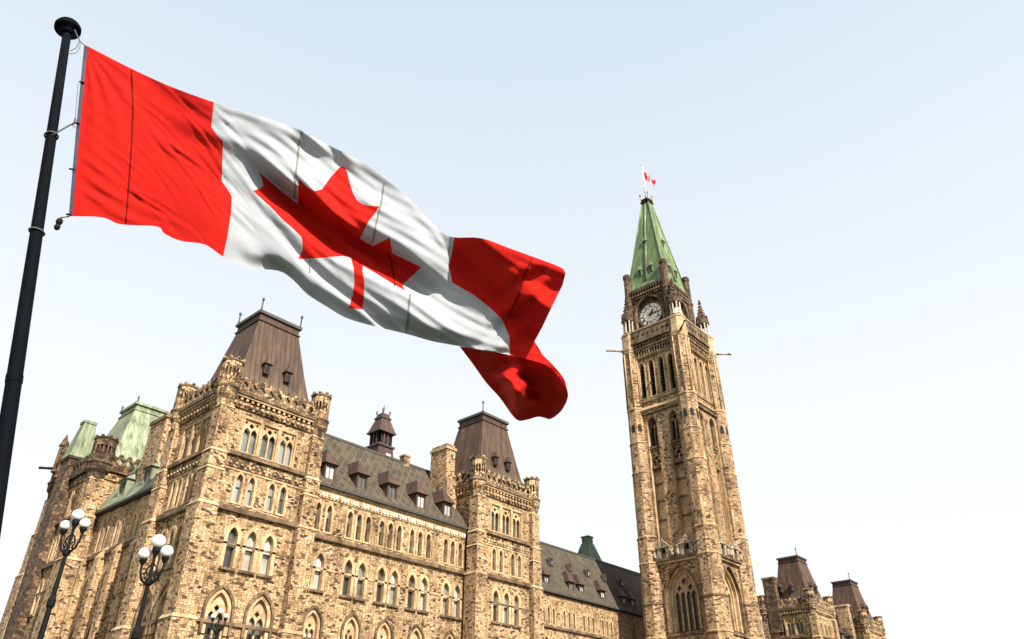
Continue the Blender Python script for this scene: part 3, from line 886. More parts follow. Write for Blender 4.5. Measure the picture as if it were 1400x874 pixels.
# ---- rear pavilion with the green roof
def rear_pavilion():
    x0, x1, y0, y1 = -68.3, -59.5, 18.6, 27.6
    cy = (y0 + y1) / 2; hy = (y1 - y0) / 2
    Fw = F_west(x0, cy); holes = []
    for s in (-1.9, -.6, .7, 2.0): place_window('small', Fw, s, 17.8, B, holes)
    for s in (-1.7, 0, 1.7): place_window('rect', Fw, s, 21.4, B, holes)
    for s in (-1.7, .1, 1.9): place_window('large', Fw, s, 13.5, B, holes)
    mb = MB(Fw)
    mb.plate([(-hy, 0), (hy, 0), (hy, 25), (-hy, 25)], holes, 0, .3, 'rubble_stone', rim=False)
    mb.M = Matrix.Identity(4)
    mb.add([(x0, y0, 0), (x1, y0, 0), (x1, y0, 25), (x0, y0, 25)], [(0, 1, 2, 3)], 'rubble_stone')
    mb.add([(x0, y1, 0), (x1, y1, 0), (x1, y1, 25), (x0, y1, 25)], [(0, 1, 2, 3)], 'rubble_stone')
    mb.add([(x1, y0, 0), (x1, y1, 0), (x1, y1, 25), (x1, y0, 25)], [(0, 1, 2, 3)], 'rubble_stone')
    mb.add([(x0, y0, 25), (x1, y0, 25), (x1, y1, 25), (x0, y1, 25)], [(0, 1, 2, 3)], 'lead_flashing')
    mb.build('pavilion_wall', B)
    c = MB()
    for z0, z1, p, m in ((Z_PLINTH - .2, Z_PLINTH, .16, 'sooty_trim'), (Z_IMP - .1, Z_IMP + .04, .06, 'sooty_trim'), (Z_STR - .2, Z_STR + .12, .26, 'sooty_trim'),
                         (Z_BAND - .06, Z_BAND + .2, .28, 'sooty_trim')):
        c = MB(); ring_course(c, x0, x1, y0, y1, z0, z1, p, m); c.build('string_course', B)
    c = MB()
    ring_course(c, x0, x1, y0, y1, 24.3, 24.9, .14, 'carved_stone')
    ring_course(c, x0, x1, y0, y1, 25.0, 25.5, .36, 'dark_stone')
    c.build('cornice', B)
    parapet(B, [(F_south((x0 + x1) / 2, y0 - .3), -3.8, 3.8, 0), (F_west(x0 - .3, cy), -hy + .6, hy - .6, 0)], 25.5, 26.7, 'dark_stone')
    for px, py in ((x0 + .3, y0 + .3), (x0 + .3, y1 - .3)):
        octo_turret('turret', (px, py), .95, 24.9, 27.7, B, 'dark_stone', 'dark_stone')
    for px, py in ((x0 + .25, y0 + .25), (x0 + .25, y1 - .25)):
        b = MB()
        for za, zb, h in ((0, Z_PLINTH, .95), (Z_PLINTH, Z_STR, .85), (Z_STR, Z_BAND, .72), (Z_BAND, 24.2, .6)):
            b.frustum((px, py), za, (h, h), zb - .22, (h, h), 'rubble_stone')
            b.frustum((px, py), zb - .22, (h + .05, h + .05), zb, (h - .08, h - .08), 'dressed_stone')
        b.build('buttress', B)
    r = MB(); rc = (-63.0, 24.4)
    for (za, ax, ay), (zb, bx, by) in zip([(25.2, 4.3, 4.6), (26.6, 3.8, 4.2), (28.2, 3.3, 3.6), (33.0, 2.0, 1.75)], [(26.6, 3.8, 4.2), (28.2, 3.3, 3.6), (33.0, 2.0, 1.75)]):
        r.frustum(rc, za, (ax, ay), zb, (bx, by), 'green_copper', cap=False)
    r.frustum(rc, 33.0, (2.1, 1.85), 33.12, (2.1, 1.85), 'green_copper')
    r.frustum(rc, 33.12, (1.95, 1.7), 33.6, (1.95, 1.7), 'green_copper')
    r.frustum(rc, 33.6, (2.12, 1.87), 33.85, (2.12, 1.87), 'green_copper')
    rf = r.build('mansard_roof', B)
    for sx, sy in ((-1, -1), (1, -1), (-1, 1)):
        f = MB(); f.lathe((rc[0] + sx * 2.0, rc[1] + sy * 1.75), [(.12, 33.85), (.06, 34.1), (.1, 34.3), (.02, 34.5)], 6, 'lead_flashing'); f.build('finial', rf)
    # stair tower at the back corner with a little green roof
    t = MB(); c2 = (-68.15, 24.4)
    t.box(c2[0] - .95, c2[0] + .95, c2[1] - 1.0, c2[1] + 1.0, 3, 27.0, 'dark_stone')
    t.box(c2[0] - 1.05, c2[0] + 1.05, c2[1] - 1.1, c2[1] + 1.1, 27.0, 27.25, 'dark_stone')
    t.build('stair_tower', B)
    t = MB()
    t.frustum(c2, 27.25, (1.1, 1.1), 27.5, (1.0, 1.0), 'green_copper')
    t.frustum(c2, 27.5, (1.0, 1.0), 30.8, (.5, .5), 'green_copper')
    t.frustum(c2, 30.8, (.58, .58), 31.05, (.58, .58), 'green_copper')
    t.build('stair_tower_roof', B)
    for (px, py, z0, z1, r0) in ((-68.9, 27.0, 26.5, 30.3, .3), (-69.0, 25.6, 25.6, 29.2, .26)):
        t = MB(); t.lathe((px, py), [(r0 * 1.3, z0), (r0, z0 + .3), (r0, z1 - 1.3), (r0 * 1.4, z1 - 1.2), (.05, z1)], 8, 'dark_stone'); t.build('pinnacle', B)
    t = MB(); t.tube([(-68.6, 27.9, 27.2), (-69.3, 28.7, 27.25), (-69.7, 29.2, 27.3)], [.16, .11, .13], 'black_iron', 6); t.build('gargoyle', B)
rear_pavilion()
world_children(B)

# ------------------------------------------------------------------ east half, beyond the clock tower
E_ = empty('stone_building', (36.7, -3, 3.0), 'distant stone range with two brown mansard towers right of the clock tower', 'building')
pavilion(E_, 36.7, depth=8.0, finials=1)
pavilion(E_, 60.0, depth=6.6, finials=1)
wing(E_, 41.0, 55.8, YW, [('small', 17.82, [42.5 + 1.6 * i for i in range(8)]), ('large', 13.6, [42.5 + 1.6 * i for i in range(8)])], (5.1, 27.75), roofmat='grey_roof', dorm=(43.5, 47.5, 51.5))
ch = MB(); ch.box(32.3, 33.5, 2.2, 4.2, 22, 30.2, 'dark_stone'); ch.box(32.2, 33.6, 2.1, 4.3, 30.2, 30.5, 'sooty_trim'); ch.build('chimney', E_)
ch = MB(); ch.box(54.0, 55.2, -1.2, .8, 22, 28.6, 'rubble_stone'); ch.box(53.9, 55.3, -1.3, .9, 28.6, 28.9, 'dressed_stone'); ch.build('chimney', E_)
world_children(E_)
# ------------------------------------------------------------------ clock tower
AX, AY = 0.85, -0.85
UX, UY = 0.4, -0.4                     # the clock stage and spire stand a little back of the shaft
T = empty('clock_tower', (AX, AY, 3.0), 'tall sandstone clock tower with a pointed green copper spire', 'clock tower')
FACES = [('south', 0), ('west', -90), ('north', 180), ('east', 90)]
def TF(a): return F_rot(AX, AY, R(a))
RW = 4.5                               # plane of the main faces
TS = 'tower_stone'

def tkind():
    # tall four-light window in a stepped arch
    w, h = 3.3, 7.0
    lights = [o_lancet(.62, 4.7, 0, x=x, z=.05) for x in (-1.17, -.39, .39, 1.17)]
    roses = [o_circle(.36, -.8, 5.15, lobes=4), o_circle(.36, .8, 5.15, lobes=4), o_circle(.42, 0, 5.95, lobes=6)]
    st = MB()
    o1 = o_lancet(4.6, 7.75, 0, b=.1, k=.95, n=10); o0 = o_lancet(4.6, 7.75, .18, b=.1, k=.95, n=10)
    o2 = o_lancet(3.9, 7.35, 0, b=.1, k=.95, n=10)
    o3 = o_lancet(w, h, 0, k=.95, n=10)
    st.plate(o0, [o1], -.12, .35, 'sooty_trim')
    st.plate(o1, [o2], .3, .75, 'dressed_stone')
    st.plate(o2, [o3], .7, 1.2, 'dressed_stone')
    st.box(-2.0, 2.0, .3, 1.2, -.42, -.101, 'dressed_stone')
    tr = MB(); tr.plate(o3, lights + roses, .95, 1.2, 'dressed_stone')
    gl = MB(); gl.plate(o3, [], 1.28, 1.3, 'pane_dark', rim=False)
    WK['four_light'] = (st.mesh('window'), gl.mesh('glass'), tr.mesh('tracery'), o_lancet(4.6, 7.75, .08, b=.1, k=.95, n=10))
    # belfry two-light window with a pierced balustrade below
    w, h = 1.5, 4.4
    o = o_lancet(w, h, 0, k=.9, n=8)
    st = MB(); st.plate(o_lancet(w, h, .16, b=0, k=.9, n=8), [o], -.04, .4, 'dressed_stone')
    st.box(-.78, .78, .02, .95, -.35, 0, 'sooty_trim')
    tr = MB(); tr.plate(o, [o_lancet(.5, 3.1, 0, x=-.36, z=.02), o_lancet(.5, 3.1, 0, x=.36, z=.02), o_circle(.27, 0, 3.55, lobes=4)], .55, .8, 'sooty_trim')
    gl = MB(); gl.plate(o, [], 1.1, 1.12, 'dark_inside', rim=False)
    WK['belfry'] = (st.mesh('window'), gl.mesh('glass'), tr.mesh('tracery'), None)
    # louvred lancet
    w, h = .86, 5.9
    o = o_lancet(w, h, 0, k=1.1)
    st = MB(); st.plate(o_lancet(w, h, .2, b=.1, k=1.1), [o], -.05, .6, 'dressed_stone')
    lv = MB()
    for i in range(9):
        z = .3 + i * .56
        lv.add([(-w / 2, .3, z), (w / 2, .3, z), (w / 2, .62, z + .34), (-w / 2, .62, z + .34)], [(0, 1, 2, 3)], 'dark_inside')
    gl = MB(); gl.plate(o, [], .7, .72, 'dark_inside', rim=False)
    WK['louvre'] = (st.mesh('window'), gl.mesh('glass'), lv.mesh('louvre'), o_lancet(w, h, .1, b=.05, k=1.1))
tkind()

def tower_face(a):
    M = TF(a); Fm = M @ Matrix.Translation((0, -RW, 0))
    holes = []
    H = 3.4
    st, gl, fr, hole = WK['four_light']
    w = inst(st, 'window', T, Fm @ Matrix.Translation((0, 0, 17.55))); inst(gl, 'glass', w); inst(fr, 'tracery', w)
    holes.append([(p[0], p[1] + 17.55) for p in hole])
    # three narrow lights under the great window
    for s in (-1.1, 0, 1.1): place_window('slit', Fm, s, 14.6, T, holes)
    rec = []
    for s in (-1.72, 1.72):
        rec.append(o_lancet(1.62, 19.4, 0, x=s, z=27.1, k=.9, n=8))
    holes += rec
    for s in (-2.46, -.82, .82, 2.46): place_window('louvre', Fm, s, 49.5, T, holes)
    mb = MB(Fm)
    mb.plate([(-H, 0), (H, 0), (H, 60.2), (-H, 60.2)], holes, 0, .9, TS, mat_in='dressed_stone', rim=False)
    for s in (-1.72, 1.72):            # back of the tall recesses
        mb.plate(o_rect(1.7, 15.2, x=s, z=26.9), [], .9, .91, 'dressed_stone', rim=False)
    mb.build('tower_wall', T)
    for s in (-1.72, 1.72):
        st, gl, fr, _ = WK['belfry']
        w = inst(st, 'window', T, Fm @ Matrix.Translation((s, .06, 42.05))); inst(gl, 'glass', w); inst(fr, 'tracery', w)
        b = MB(Fm)                     # pierced balustrade
        b.plate(o_rect(1.58, 2.25, x=s, z=39.1), [o_circle(.25, s - .38, 39.75, lobes=4), o_circle(.25, s + .38, 39.75, lobes=4), o_circle(.25, s, 40.35, lobes=4),
                                                  o_circle(.22, s - .45, 40.9, lobes=4), o_circle(.22, s + .45, 40.9, lobes=4)], .42, .62, 'carved_stone')
        b.box(s - .79, s + .79, .25, .85, 41.36, 41.66, 'sooty_trim')
        b.box(s - .79, s + .79, .2, .85, 38.75, 39.09, 'sooty_trim')
        b.plate(o_rect(1.58, 2.2, x=s, z=39.1), [], .87, .88, 'dark_inside', rim=False)
        b.build('balustrade', T)
        for z in (31.6, 34.2, 36.6):
            c = MB(Fm); c.box(s - .8, s + .8, .74, .89, z, z + .2, 'sooty_trim'); c.build('string_course', T)
        # canopied niche with figures at the foot of each recess
        n = MB(Fm)
        n.plate(o_lancet(1.9, 2.2, 0, x=s, z=26.4, k=.9), [o_lancet(.8, 1.45, 0, x=s, z=26.42)], -.55, .1, 'verdigris_grey')
        n.plate(o_rect(1.0, 1.6, x=s, z=26.4), [], .1, .11, 'dark_inside', rim=False)
        g = [(s - 1.0, 27.7), (s + 1.0, 27.7), (s, 28.6)]
        n.plate(g, [o_circle(.17, s, 28.0, lobes=3)], -.68, -.4, 'verdigris_grey', back=True)
        for i in range(4):
            for q in (-1, 1):
                n.ball((s + q * (1.0 - i * .26), -.62, 27.8 + i * .23), .14, 'verdigris_grey', 6, 5)
        n.lathe((s, -.55), [(.14, 28.5), (.2, 28.68), (.08, 28.75), (.02, 29.0)], 6, 'verdigris_grey')
        for q in (-1, 1):              # crouching beasts flanking the niche
            x = s + q * 1.32
            n.lathe((x, -.5), [(.24, 26.4), (.3, 26.75), (.2, 27.25), (.14, 27.4)], 8, 'verdigris_grey', smooth=True)
            n.ball((x - q * .05, -.68, 27.55), .2, 'verdigris_grey', 8, 6)
        n.build('niche', T)
    def course(*a):
        c = MB(Fm); c.box(*a); c.build('string_course', T)
    course(-H, H, -.2, .0, 17.0, 17.3, 'sooty_trim')
    for q in (-1, 1): course(*sorted((q * 2.55, q * H)), -.22, .0, 20.95, 21.3, 'sooty_trim')
    course(-H, H, -.35, .0, 25.75, 26.05, 'dressed_stone')
    course(-H, H, -.6, .0, 26.053, 26.4, 'sooty_trim')
    c = MB(Fm)                         # sloping weathering above the recesses
    c.add([(-H, -.42, 47.55), (H, -.42, 47.55), (H, 0, 48.1), (-H, 0, 48.1), (-H, 0, 47.2), (H, 0, 47.2)], [(0, 1, 2, 3), (0, 4, 5, 1)], 'dressed_stone')
    c.build('weathering', T)
    course(-H, H, -.3, 0, 46.9, 47.2, 'sooty_trim')
    course(-H, H, -.12, 0, 48.75, 49.0, 'sooty_trim')
    c = MB(Fm)
    c.box(-H, H, -.18, 0, 55.95, 56.1, 'dressed_stone')
    n = 15
    c.plate(o_rect(2 * H, 1.35, z=56.1), [o_lancet(.30, .85, 0, x=-H + (i + .5) * 2 * H / n, z=56.3, n=3) for i in range(n)], -.34, -.1, 'carved_stone')
    c.box(-H, H, -.1, -.09, 56.1, 57.45, 'dark_inside')
    c.box(-H, H, -.5, 0, 57.45, 57.75, 'sooty_trim')
    c.box(-H, H, -.42, 0, 57.75, 58.5, 'dark_stone')
    for i in range(12): c.ball((-H + (i + .5) * 2 * H / 12, -.46, 58.1), .2, 'sooty_trim', 6, 4)
    c.box(-H, H, -.72, 0, 58.5, 58.85, 'sooty_trim')
    c.build('carved_frieze', T)
    c = MB(Fm)
    n = 8
    c.plate(o_rect(2 * H, 1.75, z=58.85), [o_circle(.29, -H + (i + .5) * 2 * H / n, 59.6, lobes=4) for i in range(n)], -.6, -.35, 'sooty_trim', back=True)
    c.box(-H, H, -.68, -.28, 60.6, 60.85, 'verdigris_grey')
    c.build('balustrade', T)
    # clock stage
    RC = 3.45
    Fc = F_rot(UX, UY, R(a)) @ Matrix.Translation((0, -RC, 0))
    s = MB(Fc)
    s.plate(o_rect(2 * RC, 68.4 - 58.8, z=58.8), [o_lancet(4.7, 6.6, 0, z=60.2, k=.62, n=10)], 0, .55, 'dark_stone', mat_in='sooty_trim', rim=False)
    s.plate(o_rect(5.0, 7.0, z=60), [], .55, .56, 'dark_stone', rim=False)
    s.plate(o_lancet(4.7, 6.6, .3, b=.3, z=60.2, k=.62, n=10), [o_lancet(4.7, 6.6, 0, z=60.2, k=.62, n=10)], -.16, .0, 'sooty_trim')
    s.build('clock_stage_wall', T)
    s = MB(Fc)
    s.box(-RC, RC, -.22, 0, 66.9, 67.15, 'sooty_trim')
    n = 13
    for i in range(n):
        x = -RC + .35 + (i + .5) * (2 * RC - .7) / n
        s.box(x - .13, x + .13, -.36, 0, 67.3, 67.75, 'sooty_trim')
        s.ball((x, -.3, 68.1), .16, 'sooty_trim', 6, 4)
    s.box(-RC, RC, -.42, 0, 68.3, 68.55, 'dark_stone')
    s.build('cornice', T)
    clock(Fc @ Matrix.Translation((0, .5, 63.7)))

def clock(M):
    r = 2.0
    ck = MB(M)
    n = 48
    def disc(rad, y, mat, r0=0.0):
        o = [(rad * math.cos(2 * math.pi * i / n), rad * math.sin(2 * math.pi * i / n)) for i in range(n)]
        h = [[(r0 * math.cos(2 * math.pi * i / n), r0 * math.sin(2 * math.pi * i / n)) for i in range(n)]] if r0 else []
        ck.plate(o, h, y, y + .05, mat)
    disc(r + .22, -.06, 'dial_dark')
    disc(r, -.1, 'dial_white')
    disc(r + .22, -.2, 'sooty_trim', r + .02)
    disc(r * .66, -.125, 'dial_dark', r * .62)
    disc(r * .99, -.125, 'dial_dark', r * .95)
    # pane divisions
    for i in range(12):
        a = math.pi / 12 + i * math.pi / 6
        ck.M = M @ Matrix.Rotation(a, 4, 'Y')
        ck.box(-.028, .028, -.118, -.1, .25, r * .97, 'dial_dark')
    # roman numerals, each stroke a thin bar
    NUM = ['XII', 'I', 'II', 'III', 'IIII', 'V', 'VI', 'VII', 'VIII', 'IX', 'X', 'XI']
    zc, hh = r * .79, .24
    for i, t in enumerate(NUM):
        wd = {'I': .105, 'V': .2, 'X': .22}
        tot = sum(wd[ch_] for ch_ in t); x = -tot / 2
        base = M @ Matrix.Rotation(i * math.pi / 6, 4, 'Y')
        for ch_ in t:
            cxx = x + wd[ch_] / 2; x += wd[ch_]
            angs = {'I': [(0, 0)], 'V': [(-.045, .17), (.045, -.17)], 'X': [(0, .33), (0, -.33)]}[ch_]
            for dx, an in angs:
                ck.M = base @ Matrix.Translation((cxx + dx, 0, zc)) @ Matrix.Rotation(-an, 4, 'Y')
                ck.box(-.028, .028, -.135 - .004 * (an > 0), -.1, -hh, hh, 'dial_dark')
    ck.M = M
    f = ck.build('clock_face', T)
    for ang, ln, wdt, y in ((37, 1.05, .10, -.2), (90, 1.62, .075, -.23)):
        h = MB(M @ Matrix.Rotation(R(ang), 4, 'Y'))
        h.add([(-wdt, y, -.35), (wdt, y, -.35), (wdt * 1.1, y, ln * .6), (0, y, ln), (-wdt * 1.1, y, ln * .6),
               (-wdt, y + .03, -.35), (wdt, y + .03, -.35), (wdt * 1.1, y + .03, ln * .6), (0, y + .03, ln), (-wdt * 1.1, y + .03, ln * .6)],
              [(0, 1, 2, 3, 4), (9, 8, 7, 6, 5), (0, 5, 6, 1), (1, 6, 7, 2), (2, 7, 8, 3), (3, 8, 9, 4), (4, 9, 5, 0)], 'black_iron')
        h.build('clock_hand', f)

for nm, a in FACES: tower_face(a)

# corner turrets: eight-sided, stepping in at gabled set-offs
for qx in (-1, 1):
    for qy in (-1, 1):
        c = (AX + qx * 4.22, AY + qy * 4.22)
        t = MB()
        steps = [(0, 17.1, 1.62), (17.1, 21.1, 1.56), (21.1, 26.2, 1.52), (26.2, 29.6, 1.50), (29.6, 38.6, 1.40), (38.6, 43.0, 1.36), (43.0, 48.2, 1.30), (48.2, 57.6, 1.22)]
        for i, (za, zb, r) in enumerate(steps):
            t.lathe(c, [(r, za), (r, zb - .25)], 8, TS)
            t.lathe(c, [(r + .09, zb - .25), (r + .09, zb - .08), (r - .07, zb)], 8, 'dressed_stone' if i != 1 else 'sooty_trim')
        t.lathe(c, [(1.22, 57.6), (1.34, 57.9), (1.34, 58.3), (1.2, 58.4), (1.2, 60.4), (1.3, 60.5), (1.3, 60.75), (.9, 60.9)], 8, 'dressed_stone')
        tu = t.build('turret', T)
        # little gablets and dark plates painting shaded niches on the set-offs of the outer facets
        for z in (29.6, 38.6, 44.4, 48.2):
            for kf in range(8):
                if z != 44.4 and kf % 2: continue
                g = MB(F_rot(c[0], c[1], kf * math.pi / 4))
                if z == 44.4:
                    g.plate(o_lancet(.55, 1.25, 0, z=z), [], -1.225, -1.2, 'dark_inside'); g.build('niche', tu)
                    continue
                yb = -1.38 if z < 40 else -1.25
                g.add([(-.42, yb, z - .35), (.42, yb, z - .35), (0, yb, z + .75), (-.42, yb + .35, z - .35), (.42, yb + .35, z - .35), (0, yb + .35, z + .75)],
                      [(0, 1, 2), (0, 2, 5, 3), (1, 4, 5, 2), (3, 5, 4)], 'dressed_stone')
                g.build('gablet', tu)
        # slender shafts up the facets that catch the light
        g = MB()
        for kf in range(8):
            a = math.pi / 8 + kf * math.pi / 4
            px, py = c[0] + 1.27 * math.cos(a), c[1] + 1.27 * math.sin(a)
            g.lathe((px, py), [(.1, 48.4), (.1, 57.2)], 6, 'dressed_stone', smooth=True)
        g.build('shaft', tu)
        # open pinnacle
        p = MB()
        p.lathe(c, [(1.0, 60.85), (1.0, 61.1)], 8, 'sooty_trim')
        for kf in range(8):
            a = kf * math.pi / 4
            p.lathe((c[0] + .74 * math.cos(a), c[1] + .74 * math.sin(a)), [(.15, 61.1), (.12, 61.3), (.12, 63.0), (.18, 63.2)], 6, 'pale_stone', smooth=True)
        p.lathe(c, [(.98, 63.2), (1.06, 63.35), (1.06, 63.7), (.86, 63.9)], 8, 'dark_stone')
        for kf in range(8):            # gablets round the foot of the spirelet
            p.M = F_rot(c[0], c[1], kf * math.pi / 4)
            p.add([(-.36, -.95, 63.7), (.36, -.95, 63.7), (0, -.95, 64.8), (-.36, -.6, 63.7), (.36, -.6, 63.7), (0, -.6, 64.8)],
                  [(0, 1, 2), (0, 2, 5, 3), (1, 4, 5, 2)], 'dark_stone')
        p.M = Matrix.Identity(4)
        p.lathe(c, [(.82, 63.9), (.46, 65.6), (.14, 67.1), (.12, 67.2)], 8, 'dark_stone')
        for j in range(5):
            for kf in range(4):
                a = math.pi / 4 + kf * math.pi / 2
                rr = .8 - j * .145
                p.ball((c[0] + rr * math.cos(a), c[1] + rr * math.sin(a), 64.2 + j * .62), .15, 'dark_stone', 5, 4)
        p.lathe(c, [(.1, 67.1), (.3, 67.35), (.1, 67.55), (.2, 67.8), (.03, 68.1)], 6, 'dark_stone')
        p.build('pinnacle', T)
        # long gargoyle reaching out from the corner
        gq = MB()
        d = Vector((qx, qy, 0)).normalized(); b0 = Vector((c[0], c[1], 58.1))
        gq.tube([b0 + d * .9, b0 + d * 2.0 + Vector((0, 0, .05)), b0 + d * 3.0 + Vector((0, 0, .02)), b0 + d * 3.35 + Vector((0, 0, .12)), b0 + d * 3.65 + Vector((0, 0, .05)), b0 + d * 3.85],
                [.26, .13, .10, .17, .14, .05], 'carved_stone', 8)
        gq.build('gargoyle', T)
        # corner shafts of the clock stage
        s = MB(); c3 = (UX + qx * 3.42, UY + qy * 3.42)
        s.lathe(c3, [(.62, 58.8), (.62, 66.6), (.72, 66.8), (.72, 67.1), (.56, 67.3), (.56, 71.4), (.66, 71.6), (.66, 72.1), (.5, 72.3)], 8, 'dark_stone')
        s.build('corner_shaft', T)

# roof slab under the clock stage
sl = MB(); sl.frustum((AX, AY), 58.4, (4.45, 4.45), 58.82, (4.45, 4.45), 'lead_flashing'); sl.build('roof_deck', T)

# copper spire
sp = MB()
sp.frustum((UX, UY), 68.55, (3.62, 3.62), 68.8, (3.72, 3.72), 'lead_flashing')
sp.frustum((UX, UY), 68.8, (3.66, 3.66), 69.9, (3.28, 3.28), 'spire_copper', cap=False)
sp.frustum((UX, UY), 69.9, (3.28, 3.28), 87.7, (.62, .62), 'spire_copper', cap=False)
spo = sp.build('spire', T)
rb = MB()
for qx in (-1, 1):
    for qy in (-1, 1):
        rb.tube([(UX + qx * 3.28, UY + qy * 3.28, 69.9), (UX + qx * .62, UY + qy * .62, 87.7)], .13, 'spire_copper', 6)
for nm, a in FACES:
    rb.M = F_rot(UX, UY, R(a))
    rb.tube([(0, -3.28, 69.9), (0, -.62, 87.7)], [.34, .1], 'green_copper', 6)
rb.build('spire_rib', spo)
for nm, a in FACES:
    for s, z in ((-1.05, 71.3), (1.0, 71.3), (-.1, 77.3)):
        y = -(3.28 - (z - 69.9) / 17.8 * 2.66) - .12
        d = MB(F_rot(UX, UY, R(a)))
        d.box(s - .3, s + .3, y, y + .9, z, z + 1.1, 'spire_copper')
        d.plate(o_lancet(.42, 1.0, x=s, z=z + .08), [], y - .014, y, 'dark_inside')
        d.add([(s - .42, y - .15, z + 1.1), (s + .42, y - .15, z + 1.1), (s, y - .05, z + 1.9), (s - .42, y + 1.1, z + 1.1), (s + .42, y + 1.1, z + 1.1), (s, y + 1.1, z + 1.9)],
              [(0, 1, 2), (0, 2, 5, 3), (1, 4, 5, 2), (0, 3, 4, 1)], 'green_copper')
        d.build('dormer', spo)
cr = MB()
cr.frustum((UX, UY), 87.7, (.8, .8), 87.95, (.85, .85), 'black_iron')
cr.frustum((UX, UY), 87.95, (.72, .72), 88.6, (.72, .72), 'black_iron')
for qx in (-1, 1):
    for qy in (-1, 1):
        cr.lathe((UX + qx * .74, UY + qy * .74), [(.09, 87.9), (.09, 89.3), (.17, 89.45), (.17, 89.7), (.05, 89.8)], 6, 'verdigris_grey')
cr.build('spire_crown', spo)
ms = MB(); ms.tube([(UX, UY, 88), (UX, UY, 93), (UX, UY, 97.0)], [.17, .13, .09], 'mast_white'); ms.ball((UX, UY, 97.05), .2, 'mast_white', 10, 8)
ms.build('flag_mast', T)
world_children(T)

# flag on the spire's mast, hanging in folds
def small_flag():
    ex = Vector((math.sin(YAW), -math.cos(YAW), 0)) * .8 + Vector((.877, .48, 0)) * .6
    ex.normalize(); ey = Vector((-ex.y, ex.x, 0))
    nu, nv = 40, 14
    m = MB()
    base = Vector((UX, UY, 95.6)) + ex * .12
    P = []
    for j in range(nv + 1):
        for i in range(nu + 1):
            u, v = i / nu, j / nv
            x = 2.55 * u * (1 - .12 * v)
            drop = 1.3 * u ** 1.25 + 1.75 * v * (1 - .18 * u) + .28 * math.sin(u * 7) * v
            y = .22 * math.sin(u * 11 + v * 2.2) * min(1, u * 3) + .1 * math.sin(u * 23 - v * 3)
            P.append(base + ex * x + ey * y + Vector((0, 0, -drop)))
    o = len(m.v)
    def leaf(u, v):
        du, dv = abs(u - .5) / .12, (v - .5) / .36
        return (du + abs(dv) < 1.0) or (du < .9 and abs(dv) < .28)
    for j in range(nv):
        for i in range(nu):
            u, v = (i + .5) / nu, (j + .5) / nv
            red = u < .25 or u > .75 or leaf(u, v)
            a = j * (nu + 1) + i
            m.add([P[a], P[a + 1], P[a + nu + 2], P[a + nu + 1]], [(0, 1, 2, 3)], 'flag_red' if red else 'flag_white', True)
    f = m.build('flag', None)
    tag(f, 'small red and white flag flying from the mast above the green spire', 'flag')
small_flag()
# ------------------------------------------------------------------ flagpole and the large flag
FWD = Vector((math.cos(YAW), math.sin(YAW), 0)); RGT = Vector((math.sin(YAW), -math.cos(YAW), 0)); UPV = Vector((0, 0, 1))
F3 = FWD * math.cos(PITCH) + UPV * math.sin(PITCH); U3 = -FWD * math.sin(PITCH) + UPV * math.cos(PITCH)
DH = 7.0                                   # the flag hangs in an upright plane about seven metres away
def fp(x, y, toward=0.0):
    d = F3 * FPX + RGT * (x - 700) - U3 * (y - 437)
    return CAM + d * ((DH - toward) / d.dot(FWD))
def z6(*p): return [(280 + a / 2.497, 130 + b / 2.497) for a, b in p]
def z5(*p): return [(a / 2.4278, b / 2.4278) for a, b in p]
def z7(*p): return [(500 + a / 2.73, 280 + b / 2.73) for a, b in p]

def densify(pts, step=5.0, closed=False):
    out = []
    n = len(pts)
    for i in range(n if closed else n - 1):
        a, b = pts[i], pts[(i + 1) % n]
        L = math.hypot(b[0] - a[0], b[1] - a[1]); k = max(1, int(L / step))
        for j in range(k): out.append((a[0] + (b[0] - a[0]) * j / k, a[1] + (b[1] - a[1]) * j / k))
    if not closed: out.append(pts[-1])
    return out
def spline(pts, n=4):
    out = []
    for i in range(len(pts) - 1):
        p0 = pts[max(i - 1, 0)]; p1 = pts[i]; p2 = pts[i + 1]; p3 = pts[min(i + 2, len(pts) - 1)]
        for j in range(n):
            t = j / n
            out.append(tuple(.5 * (2 * p1[k] + (p2[k] - p0[k]) * t + (2 * p0[k] - 5 * p1[k] + 4 * p2[k] - p3[k]) * t * t + (3 * p1[k] - p0[k] - 3 * p2[k] + p3[k]) * t ** 3) for k in (0, 1)))
    out.append(pts[-1])
    return out

TOP = z5((280, 148), (430, 225), (560, 285)) + [(292.4, 140)] + z6((150, 60), (250, 92), (330, 122), (440, 180), (540, 230), (620, 290), (700, 355), (790, 450)) + z7((285, 105), (330, 122), (430, 125), (530, 160), (640, 200), (700, 222), (738, 240))
RIGHT = z7((746, 256), (735, 300), (700, 370), (660, 455), (630, 510))
CURL = z7((660, 560), (705, 605), (740, 650), (752, 690))           # outer edge of the rolled corner
FOLD = z7((752, 690), (690, 610), (610, 578), (540, 562))           # where the cloth turns under
BOT = z7((440, 543), (350, 528), (250, 510), (150, 482)) + z6((560, 785), (480, 760), (420, 725), (350, 680), (300, 630), (250, 600), (150, 590)) + [(305, 351)] + z5((680, 812), (600, 800), (545, 775), (520, 752), (400, 745), (340, 722), (230, 718))
BAND1 = [(292.4, 140)] + z6((22, 110), (40, 135), (62, 160), (60, 230), (58, 295), (78, 322), (92, 345), (90, 400), (78, 480)) + [(305, 351)]
BAND2 = z7((330, 122), (322, 180), (310, 230), (318, 260), (322, 290), (360, 312), (400, 335), (470, 390), (510, 430), (535, 490), (540, 562))
